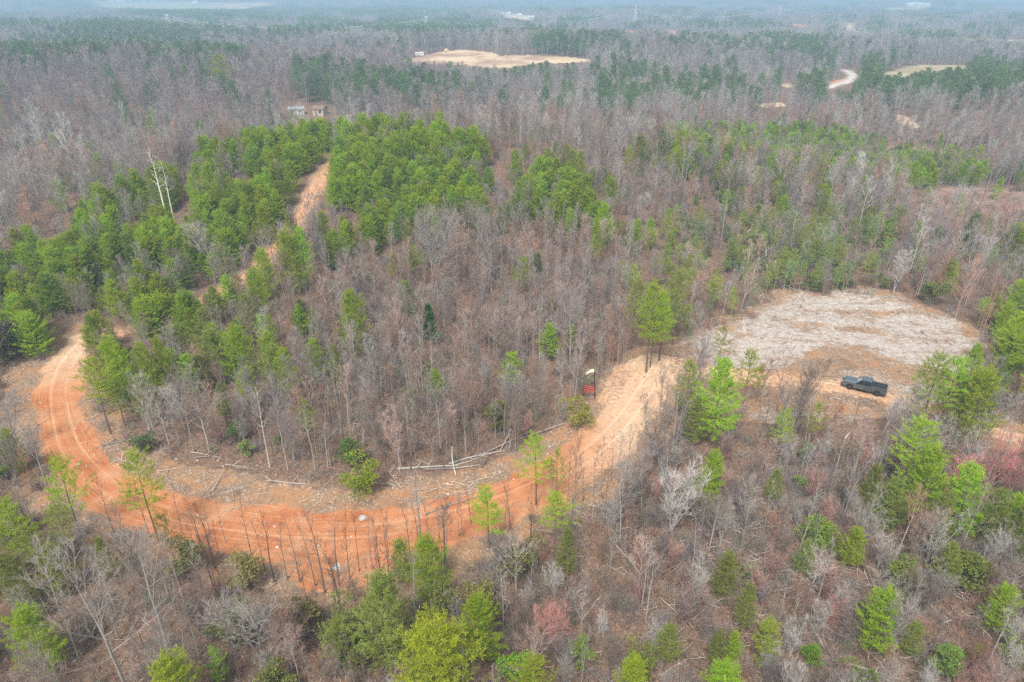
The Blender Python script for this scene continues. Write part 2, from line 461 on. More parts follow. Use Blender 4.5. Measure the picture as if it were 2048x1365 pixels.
spx, spy = gpx[near], gpy[near]
# fill slope below the road (downhill side) is bare clay as well
fill = inpoly(spx, spy, [(250, 1000), (330, 1075), (470, 1110), (560, 1140), (610, 1185), (700, 1185), (770, 1150), (850, 1105), (960, 1080), (1060, 1020), (1000, 980), (700, 1040), (400, 1010)])
rm = np.maximum(rm, fill * (0.35 + 0.5 * fbm(gx[near] / 2.2, gy[near] / 2.2, 43, 2)))
rm = np.where(rk == 2, rm * (0.35 + 0.5 * fbm(gx[near] / 4, gy[near] / 4, 44, 2)), rm)
rm = np.where(rk == 1, rm * (0.30 + 0.55 * fbm(gx[near] / 6, gy[near] / 6, 47, 2)), rm)
forkp = inpoly(spx, spy, [(1195, 800), (1225, 735), (1300, 705), (1380, 720), (1350, 770), (1290, 830), (1230, 900)])
rm = np.maximum(rm, forkp * (0.2 + 0.62 * fbm(gx[near] / 5, gy[near] / 5, 45, 2)))
zone[near, 0] = rm
ruv[near, 0] = u; ruv[near, 1] = s
dustp = 0.9 * sstep(1080, 1280, spx) * (rk == 0) + (rk == 1) * 0.75 + (rk == 0) * sstep(800, 720, spy) * (spx < 400) * 0.85 + (rk == 2) * 0.4
ruv[near, 2] = np.clip(dustp * (0.55 + 0.7 * fbm(gx[near] / 7, gy[near] / 7, 49, 2)), 0, 0.95)
wx = gx[near] + (fbm(gx[near] / 5, gy[near] / 5, 51, 3) - 0.5) * 7
wy = gy[near] + (fbm(gx[near] / 5, gy[near] / 5, 57, 3) - 0.5) * 7
wpx, wpy, _ = project(wx, wy, gz[near])
grv = sum(inpoly(wpx + ox, wpy + oy, GRAVEL).astype(float) for ox, oy in ((0, 0), (28, 0), (-28, 0), (0, 14), (0, -14), (18, 10), (-18, -10), (18, -10), (-18, 10))) / 9.0
opn = inpoly(wpx, wpy, OPENING).astype(float)
brn = inpoly(wpx, wpy, [(1570, 745), (1600, 700), (1660, 680), (1740, 690), (1770, 720), (1830, 735), (1960, 735), (1960, 770), (1740, 770)]).astype(float)
edge_n = fbm(gx[near] / 9, gy[near] / 4, 59, 4)
zone[near, 1] = np.maximum(grv * np.clip(0.10 + 1.25 * edge_n, 0, 1) * (1 - 0.62 * brn), opn * np.clip((edge_n - 0.42) * 2.2, 0, 0.48))
vg = (1 - sstep(3.0, 7.5, np.abs(u) - rw * 0.6 + wob * 1.5)) * (rk == 0) + (rk == 2) * (1 - sstep(1.5, 4, np.abs(u)))
lv = inpoly(wpx, wpy, [(0, 690), (140, 660), (180, 700), (240, 800), (240, 890), (330, 940), (520, 960), (640, 990), (600, 1040), (300, 1010), (150, 950), (60, 880), (0, 880)])
zone[near, 2] = np.clip(np.maximum(np.maximum(vg, lv * 0.85), opn * 0.8) * (0.45 + 0.8 * fbm(gx[near] / 4, gy[near] / 4, 61, 2)), 0, 1)
zone[:, 3] = (inpoly(gpx, gpy, CUT) | inpoly(gpx, gpy, CUT2)) & front & (gy < 420)
fpx = gpx + (fbm(gx / 9, gy / 9, 63, 2) - 0.5) * 10
far_f = front & (gy > 190)
for kind, poly in FIELDS:
    if kind == 'clear': continue
    k = {'straw': 0, 'pasture': 0, 'green': 1, 'red': 2}[kind]
    ins = inpoly(fpx, gpy, poly) & far_f
    zfar[:, k] = np.maximum(zfar[:, k], ins * (0.7 if kind == 'pasture' else 1.0))
    if kind == 'pasture': zfar[:, 1] = np.maximum(zfar[:, 1], ins * 0.35)
GR = np.array([at(*p) for p in GROAD])
grl = smooth_line(GR, 40)
sel = np.where(far_f & (gpx > 1600) & (gpx < 1760) & (gy < 1200))[0]
if len(sel):
    dd = np.sqrt(((gx[sel][:, None] - grl[None, :, 0]) ** 2 + (gy[sel][:, None] - grl[None, :, 1]) ** 2).min(1))
    zfar[sel, 3] = 1 - sstep(2.2, 4.5, dd)
any_field = zfar[:, :3].max(1)
nx, ny = len(gxs), len(gys)
idx = np.arange(nx * ny).reshape(ny, nx)
quads = np.stack([idx[:-1, :-1], idx[:-1, 1:], idx[1:, 1:], idx[1:, :-1]], -1).reshape(-1, 4)
def fm(a): return a[quads].mean(1)
cls = np.zeros(len(quads), int)
cls[fm(zone[:, 3]) > 0.5] = 4
cls[fm(zone[:, 1]) > 0.36] = 2
cls[fm(zone[:, 0]) > 0.5] = 1
cls[fm(any_field) > 0.5] = 3
cls[fm(zfar[:, 3]) > 0.5] = 5
def fast_mesh(name, V, Q, attrs=()):
    me = bpy.data.meshes.new(name)
    me.vertices.add(len(V)); me.vertices.foreach_set('co', np.ascontiguousarray(V, np.float32).ravel())
    k = Q.shape[1]
    me.loops.add(Q.size); me.loops.foreach_set('vertex_index', np.ascontiguousarray(Q, np.int32).ravel())
    me.polygons.add(len(Q)); me.polygons.foreach_set('loop_start', np.arange(0, Q.size, k, dtype=np.int32))
    me.update(calc_edges=True)
    for nm, typ, dat in attrs:
        at_ = me.attributes.new(nm, typ, 'POINT')
        at_.data.foreach_set('color' if typ == 'FLOAT_COLOR' else 'vector', np.ascontiguousarray(dat, np.float32).ravel())
    return me
V = np.stack([gx, gy, gz], 1)
for k, nm in enumerate(['forest_floor', 'dirt_road', 'wood_chip_clearing', 'field', 'cleared_slope', 'gravel_road']):
    q = quads[cls == k]
    if not len(q): continue
    used, inv = np.unique(q, return_inverse=True)
    me = fast_mesh(nm, V[used], inv.reshape(-1, 4), [('zone', 'FLOAT_COLOR', zone[used]), ('zone_far', 'FLOAT_COLOR', zfar[used]), ('road_uv', 'FLOAT_VECTOR', ruv[used])])
    me.polygons.foreach_set('use_smooth', np.ones(len(q), bool))
    me.materials.append(M_GROUND)
    o = bpy.data.objects.new(nm, me); COL.objects.link(o); o['kind'] = 'structure'
# ------------------------------------------------------------------ plant builders
class MB:
    def __init__(s): s.v = []; s.f = []; s.n = 0
    def tube(s, pts, rad, k=3, cap=False):
        pts = np.asarray(pts, float); m = len(pts)
        t = np.gradient(pts, axis=0); t /= np.linalg.norm(t, axis=1)[:, None] + 1e-9
        a = np.cross(t, np.array([0.31, 0.17, 0.93]) if abs(t[0][2]) < 0.9 else np.array([1.0, 0.2, 0])); a /= np.linalg.norm(a, axis=1)[:, None] + 1e-9
        b = np.cross(t, a)
        an = np.arange(k) * 2 * math.pi / k
        ring = pts[:, None] + (a[:, None] * np.cos(an)[None, :, None] + b[:, None] * np.sin(an)[None, :, None]) * np.asarray(rad, float)[:, None, None]
        base = s.n
        s.v.append(ring.reshape(-1, 3)); s.n += m * k
        for i in range(m - 1):
            for j in range(k):
                j2 = (j + 1) % k
                s.f.append((base + i * k + j, base + i * k + j2, base + (i + 1) * k + j2, base + (i + 1) * k + j))
        if cap:
            s.f.append(tuple(base + (m - 1) * k + j for j in range(k))); s.f.append(tuple(base + k - 1 - j for j in range(k)))
    def blades(s, c, d, n, L, w, rg, fan=0.8, up=0.25, along=0.3):
        """kite-shaped needle blades / leaves around shoot points c pointing along d"""
        c = np.repeat(np.asarray(c, float), n, 0); d = np.repeat(np.asarray(d, float), n, 0)
        N = len(c)
        q = rg.normal(size=(N, 3)); q /= np.linalg.norm(q, axis=1)[:, None]
        q = d * (1 - fan * 0.4) + q * fan + np.array([0, 0, up]); q /= np.linalg.norm(q, axis=1)[:, None]
        p = np.cross(q, rg.normal(size=(N, 3))); p /= np.linalg.norm(p, axis=1)[:, None] + 1e-9
        l = L * rg.uniform(0.65, 1.2, (N, 1))
        b = c + d * along * rg.uniform(-0.5, 1, (N, 1)) + rg.normal(size=(N, 3)) * 0.03
        ww = w * rg.uniform(0.7, 1.25, (N, 1))
        v = np.stack([b, b + q * l * 0.5 + p * ww, b + q * l, b + q * l * 0.5 - p * ww], 1)
        base = s.n; s.v.append(v.reshape(-1, 3)); s.n += N * 4
        i = base + np.arange(N)[:, None] * 4 + np.arange(4)[None]
        s.f.extend(map(tuple, i.tolist()))
    def cones(s, a, b, r):
        """thin three-sided twigs from a to b"""
        a = np.asarray(a, float); b = np.asarray(b, float); N = len(a)
        t = b - a; t /= np.linalg.norm(t, axis=1)[:, None] + 1e-9
        u = np.cross(t, np.array([0.3, 0.5, 0.81])); u /= np.linalg.norm(u, axis=1)[:, None] + 1e-9
        w = np.cross(t, u); r = np.broadcast_to(np.asarray(r, float), (N,))[:, None]
        v = np.stack([a + u * r, a - u * r * 0.5 + w * r * 0.87, a - u * r * 0.5 - w * r * 0.87, b], 1)
        base = s.n; s.v.append(v.reshape(-1, 3)); s.n += N * 4
        for i in range(base, base + N * 4, 4):
            s.f += [(i, i + 1, i + 3), (i + 1, i + 2, i + 3), (i + 2, i, i + 3)]
    def mesh(s, name, mat):
        me = bpy.data.meshes.new(name)
        me.from_pydata(np.concatenate(s.v).tolist() if s.v else [], [], s.f)
        me.materials.append(mat)
        return me
def joined(name, parts):
    """one mesh from several (MB, material) pairs: used where a tree is only a speck in a wood"""
    me = bpy.data.meshes.new(name)
    V, Fs, mi, off = [], [], [], 0
    for k, (mb, mat) in enumerate(parts):
        if not mb.v: continue
        V.append(np.concatenate(mb.v)); Fs += [tuple(i + off for i in f) for f in mb.f]; mi += [k] * len(mb.f); off += mb.n
    me.from_pydata(np.concatenate(V).tolist(), [], Fs)
    for _, mat in parts: me.materials.append(mat)
    me.polygons.foreach_set('material_index', np.array(mi, np.int32))
    return me
def unit(v): return v / (np.linalg.norm(v) + 1e-9)
def rot_about(v, ax, a):
    return v * math.cos(a) + np.cross(ax, v) * math.sin(a) + ax * np.dot(ax, v) * (1 - math.cos(a))
def side_dir(d, ang, az):
    p = np.cross(d, np.array([0.2, 0.3, 0.93])); p = unit(p)
    p = rot_about(p, unit(d), az)
    return unit(d * math.cos(ang) + p * math.sin(ang))

def bare_tree(seed, Ht=12.0, r0=0.12, start=0.3, spread=0.28, n1=24, n2=7, n3=6, ang=38, wig=0.12, stems=1, tw=0.011, tl=0.75, lean=0.0, twigs=True):
    rg = np.random.default_rng(seed)
    T, B = MB(), MB()
    ca, cb = [], []
    for st in range(stems):
        az0 = rg.uniform(0, 6.28) if stems > 1 else 0
        out = 0.0 if stems == 1 else rg.uniform(0.10, 0.32)
        hs = Ht * (1 if stems == 1 else rg.uniform(0.7, 1.0))
        m = 9
        tt = np.linspace(0, 1, m)
        px_ = out * hs * tt ** 1.25 * math.cos(az0) + np.cumsum(rg.normal(0, wig, m)) * tt + lean * Ht * tt ** 1.5
        py_ = out * hs * tt ** 1.25 * math.sin(az0) + np.cumsum(rg.normal(0, wig, m)) * tt
        pts = np.stack([px_, py_, hs * tt], 1); pts[0, 2] = -0.35
        rr = r0 * (1 if stems == 1 else 0.7) * ((1 - tt) ** 0.85 * 0.93 + 0.07)
        rr[0] *= 1.35
        T.tube(pts, rr, 6)
        f = lambda t: np.array([np.interp(t, tt, pts[:, k]) for k in range(3)])
        nn1 = max(4, int(n1 / (1 if stems == 1 else stems * 0.62)))
        az = rg.uniform(0, 6.28)
        for i in range(nn1):
            t = start + (0.985 - start) * ((i + rg.uniform(0, 1)) / nn1) ** 0.85
            o = f(t); az += 2.4 + rg.normal(0, 0.4)
            k = (t - start) / (1 - start)
            a = R(ang) * (1.15 - 0.45 * k) * rg.uniform(0.75, 1.25)
            d = np.array([math.cos(az) * math.sin(a), math.sin(az) * math.sin(a), math.cos(a)])
            L = Ht * spread * (0.35 + 0.65 * (1 - k) ** 0.6) * rg.uniform(0.65, 1.15)
            rb = max(0.55 * np.interp(t, tt, rr), tw * 1.6) * min(1, L / 2.2 + 0.35)
            p = [o]; dd = d
            for q in range(4):
                dd = unit(dd + np.array([0, 0, 0.13]) + rg.normal(0, 0.09, 3)); p.append(p[-1] + dd * L / 4)
            p = np.array(p)
            B.tube(p, np.linspace(rb, tw * 0.9, 5), 4)
            for j in range(n2):
                s_ = rg.uniform(0.22, 1.0); pi = np.array([np.interp(s_ * 4, range(5), p[:, c]) for c in range(3)])
                sd = side_dir(unit(p[min(4, int(s_ * 4) + 1)] - p[int(s_ * 4) if s_ < 1 else 3]), R(rg.uniform(22, 52)), rg.uniform(0, 6.28))
                sd = unit(sd + np.array([0, 0, 0.22]))
                l2 = L * 0.42 * (1.15 - 0.6 * s_) * rg.uniform(0.6, 1.3)
                e = pi + sd * l2 + np.array([0, 0, 0.06 * l2])
                mid = (pi + e) / 2 + rg.normal(0, 0.05 * l2, 3)
                B.tube([pi, mid, e], [max(rb * 0.45, tw * 1.1), tw * 1.1, tw * 0.6], 3)
                if twigs:
                    for q in range(n3):
                        s2 = rg.uniform(0.25, 1.0); a0 = pi + (e - pi) * s2
                        td = side_dir(sd, R(rg.uniform(15, 50)), rg.uniform(0, 6.28)); td = unit(td + np.array([0, 0, 0.2]))
                        ca.append(a0); cb.append(a0 + td * tl * rg.uniform(0.5, 1.25))
    if ca: B.cones(ca, cb, tw * 0.8)
    return T, B
def brush(seed, Ht=1.6, n=26, w=0.9, r=0.012):
    rg = np.random.default_rng(seed); B = MB(); ca, cb = [], []
    for i in range(n):
        az = rg.uniform(0, 6.28); a = R(rg.uniform(5, 38)); L = Ht * rg.uniform(0.5, 1.15)
        o = np.array([rg.normal(0, w * 0.4), rg.normal(0, w * 0.4), -0.1])
        d = np.array([math.cos(az) * math.sin(a), math.sin(az) * math.sin(a), math.cos(a)])
        p1 = o + d * L * 0.5; p2 = p1 + unit(d + rg.normal(0, 0.2, 3)) * L * 0.5
        B.tube([o, p1, p2], [r, r * 0.8, r * 0.4], 3)
        for q in range(9):
            s = rg.uniform(0.3, 1); b0 = p1 + (p2 - p1) * (s * 2 - 1) if s > 0.5 else o + (p1 - o) * s * 2
            td = side_dir(d, R(rg.uniform(20, 60)), rg.uniform(0, 6.28))
            ca.append(b0); cb.append(b0 + td * Ht * rg.uniform(0.15, 0.4))
    B.cones(ca, cb, r * 0.6)
    return MB(), B
def pine(seed, Ht=10.0, r0=0.11, cb=0.18, wid=0.24, shape=0.75, lev=0.46, per=5, tuft=13, nl=0.30, nw=0.034, droop=0.0, gap=0.0, vis=1.0):
    rg = np.random.default_rng(seed); T, C = MB(), MB()
    m = 8; tt = np.linspace(0, 1, m)
    off = np.cumsum(rg.normal(0, 0.05, (m, 2)), 0) * tt[:, None]
    pts = np.c_[off, Ht * tt]; pts[0, 2] = -0.35
    T.tube(pts, r0 * (1 - tt * 0.9) * np.r_[1.3, np.ones(m - 1)], 6)
    W = MB(); cs, ds = [], []
    z = Ht * cb; az = rg.uniform(0, 6.28)
    lob = rg.uniform(0.75, 1.25, 9)
    while z < Ht * 0.985:
        k = (z - Ht * cb) / (Ht * (1 - cb))
        prof = (min(1, 0.55 + k * 2.2) * (1 - k) ** shape + 0.05)
        nb = per if k < 0.85 else 4
        for b in range(nb):
            az += 2 * math.pi / nb + rg.normal(0, 0.35)
            if rg.random() < gap: continue
            L = Ht * wid * prof * rg.uniform(0.65, 1.2) * lob[int((az % 6.283) / 6.2832 * 9) % 9]
            if L < 0.15: continue
            el = R(-4 - droop + 52 * k + rg.normal(0, 7))
            d = np.array([math.cos(az) * math.cos(el), math.sin(az) * math.cos(el), math.sin(el)])
            o = np.array([np.interp(z / Ht, tt, pts[:, 0]), np.interp(z / Ht, tt, pts[:, 1]), z + rg.uniform(-0.2, 0.2)])
            p = [o]; dd = d
            for q in range(3):
                dd = unit(dd + np.array([0, 0, 0.16]) + rg.normal(0, 0.05, 3)); p.append(p[-1] + dd * L / 3)
            p = np.array(p)
            W.tube(p, np.linspace(0.030 * min(1, L), 0.008, 4), 3)
            ns = max(2, int(L * 3.6 * vis))
            perp = unit(np.cross(d, np.array([0, 0, 1.0])))
            for q in range(ns):
                s = 0.30 + 0.70 * (q + rg.random()) / ns
                c = np.array([np.interp(s * 3, range(4), p[:, a]) for a in range(3)])
                lat = rg.choice([-1, 0, 1]) * rg.uniform(0.1, 0.36) * L * (1.15 - s)
                c = c + perp * lat + np.array([0, 0, rg.uniform(-0.02, 0.12) * L * 0.5])
                cs.append(c); ds.append(unit(dd + perp * np.sign(lat) * 0.6 + np.array([0, 0, 0.35])))
        z += lev * rg.uniform(0.8, 1.2) * (1.0 if k < 0.7 else 0.7)
    top = pts[-1]
    for q in range(3): cs.append(top - np.array([0, 0, 0.2 * q])); ds.append(np.array([0, 0, 1.0]))
    C.blades(cs, ds, tuft, nl, nw, rg, 0.85, 0.25, 0.28)
    return T, C, W
def cedar(seed, Ht=6.0, wid=0.19):
    rg = np.random.default_rng(seed); T, C = MB(), MB()
    T.tube([[0, 0, -0.3], [0, 0, Ht * 0.9]], [0.1, 0.02], 6)
    N = 620; k = rg.random(N) ** 0.8; az = rg.uniform(0, 6.28, N)
    rad = Ht * wid * (1 - k) ** 0.85 * np.minimum(1, 0.6 + k * 3) * np.sqrt(rg.uniform(0.25, 1, N)) * (1 + 0.22 * np.sin(az * 3 + k * 9))
    c = np.stack([np.cos(az) * rad, np.sin(az) * rad, 0.25 + k * (Ht - 0.3)], 1)
    d = np.stack([np.cos(az) * 0.6, np.sin(az) * 0.6, np.full(N, 0.7)], 1)
    C.blades(c, d, 10, 0.30, 0.035, rg, 0.6, 0.3, 0.2)
    return T, C
def leafy(seed, Ht=3.0, wid=0.42, n=560, L=0.17, w=0.040, lo=0.12):
    """broad-leaved evergreen: leaning stems with leaf clumps in uneven lobes"""
    rg = np.random.default_rng(seed); T, C = MB(), MB()
    lobes = []
    for i in range(9):
        az = rg.uniform(0, 6.28); rr = Ht * wid * rg.uniform(0.1, 0.75); zz = Ht * rg.uniform(lo + 0.15, 0.88)
        e = np.array([math.cos(az) * rr, math.sin(az) * rr, zz])
        T.tube([[rg.normal(0, 0.1), rg.normal(0, 0.1), -0.2], e * np.array([0.5, 0.5, 0.55]), e], [0.035, 0.025, 0.01], 4)
        lobes.append((e, Ht * rg.uniform(0.13, 0.24)))
    cs, ds = [], []
    for i in range(n):
        e, r = lobes[rg.integers(len(lobes))]
        q = rg.normal(size=3); q /= np.linalg.norm(q); q[2] = abs(q[2]) * 0.9 - 0.25
        cs.append(e + q * r * rg.uniform(0.5, 1.1)); ds.append(unit(q + np.array([0, 0, 0.3])))
    C.blades(cs, ds, 5, L, w, rg, 0.9, 0.15, 0.1)
    return T, C

PROTO = {}       # kind -> list of (height, trunk mesh, crown mesh, joined mesh)
def reg(kind, Ht, T, B, wood=None, mat=None, pname='crown'):
    i = len(PROTO.setdefault(kind, []))
    parts = [(T, M_TWIG), (B, mat or M_TWIG)]
    tm = T.mesh(kind + '_trunk', M_TWIG) if T.v else None
    cm = joined(kind + '_crown', [(B, mat or M_TWIG)] + ([(wood, M_TWIG)] if wood else []))
    jm = None
    PROTO[kind].append((Ht, tm, cm, (parts + ([(wood, M_TWIG)] if wood else []))))
for i in range(6): reg('bare', 10, *bare_tree(100 + i, 10, 0.095 + 0.012 * (i % 3), [0.32, 0.45, 0.25, 0.5, 0.38, 0.3][i], [0.34, 0.30, 0.40, 0.27, 0.36, 0.32][i], [17, 15, 19, 14, 16, 20][i], 7, 6, [44, 38, 50, 36, 46, 40][i], 0.13, tw=0.0095, tl=0.7, lean=[0, 0.05, -0.04, 0.08, -0.07, 0.02][i]))
for i in range(3): reg('twin', 10, *bare_tree(140 + i, 10, 0.115, 0.28, 0.28, 26, 7, 6, 36, 0.09, stems=2 + i % 2, tw=0.0095))
for i in range(3): reg('pole', 8, *bare_tree(160 + i, 8, 0.068, [0.35, 0.5, 0.25][i], 0.17, 13, 3, 3, 38, 0.075, tw=0.009, tl=0.5, lean=[0.03, -0.05, 0.06][i]))
for i in range(3): reg('thicket', 5, *bare_tree(180 + i, 5, 0.06, 0.15, 0.32, 30, 5, 5, 34, 0.06, stems=5 + i, tw=0.009, tl=0.6))
for i in range(2): reg('snag', 14, *bare_tree(200 + i, 14, 0.17, 0.45, 0.16, 17, 2, 2, 62, 0.14, tw=0.018, tl=0.6))
for i in range(2): reg('broad', 15, *bare_tree(210 + i, 15, 0.20, 0.26, 0.44, 22, 8, 7, 48, 0.18, tw=0.013, tl=0.9))
for i in range(3): reg('brush', 1.6, *brush(220 + i, 1.6, 20 + 6 * i))
for i in range(4):
    T, C, W = pine(300 + i, 9, 0.10, [0.10, 0.14, 0.08, 0.18][i], [0.36, 0.32, 0.40, 0.33][i], [0.50, 0.55, 0.48, 0.6][i], 0.40, 6, 22, nl=0.25, nw=0.021)
    reg('pine', 9, T, C, W, M_NEEDLE)
for i in range(3):
    T, C, W = pine(320 + i, 11, 0.11, [0.34, 0.42, 0.5][i], [0.25, 0.23, 0.25][i], 0.5, 0.5, 5, 20, gap=0.12, vis=0.95, nl=0.26, nw=0.021)
    reg('slim_pine', 11, T, C, W, M_NEEDLE)
for i in range(2):
    T, C, W = pine(340 + i, 10, 0.10, 0.40, 0.28, 0.5, 0.62, 5, 20, gap=0.22, vis=0.9, nl=0.25, nw=0.021)
    reg('open_pine', 10, T, C, W, M_NEEDLE)
for i in range(2): reg('cedar', 6, *cedar(360 + i), None, M_NEEDLE)
for i in range(3): reg('leafy', 3, *leafy(370 + i, 3.0, [0.42, 0.5, 0.36][i]), None, M_NEEDLE)
# far trees: fewer, bolder limbs / needle sprays
def lite_bare(seed, Ht=15):
    return bare_tree(seed, Ht, 0.16, 0.3, 0.30, 14, 4, 5, 44, 0.2, tw=0.03, tl=1.5)
for i in range(3): reg('far_bare', 15, *lite_bare(400 + i))
for i in range(2):
    T, C, W = pine(420 + i, 13, 0.16, 0.3, 0.30, 0.5, 0.95, 5, 7, nl=0.6, nw=0.09, vis=0.55)
    reg('far_pine', 13, T, C, W, M_NEEDLE)
for i in range(2): reg('far_broad', 15, *bare_tree(430 + i, 15, 0.2, 0.25, 0.36, 20, 6, 6, 46, 0.18, tw=0.026, tl=1.2))

# ------------------------------------------------------------------ colours (reflectance tints; the needle and bark shaders vary them)
G_BRIGHT = (0.34, 0.47, 0.038); G_MID = (0.345, 0.425, 0.038); G_OLIVE = (0.30, 0.34, 0.08); G_DARK = (0.11, 0.22, 0.06); G_BLUE = (0.20, 0.30, 0.16)
G_YEL = (0.38, 0.47, 0.04); G_FAR = (0.20, 0.275, 0.11)
B_GREY = (0.325, 0.292, 0.262); B_BROWN = (0.265, 0.21, 0.172); B_DARK = (0.15, 0.115, 0.095); B_PALE = (0.43, 0.40, 0.37); B_RED = (0.44, 0.215, 0.18); B_PURP = (0.27, 0.23, 0.215)
B_ORANGE = (0.36, 0.22, 0.16); B_OLIVE = (0.25, 0.24, 0.17)

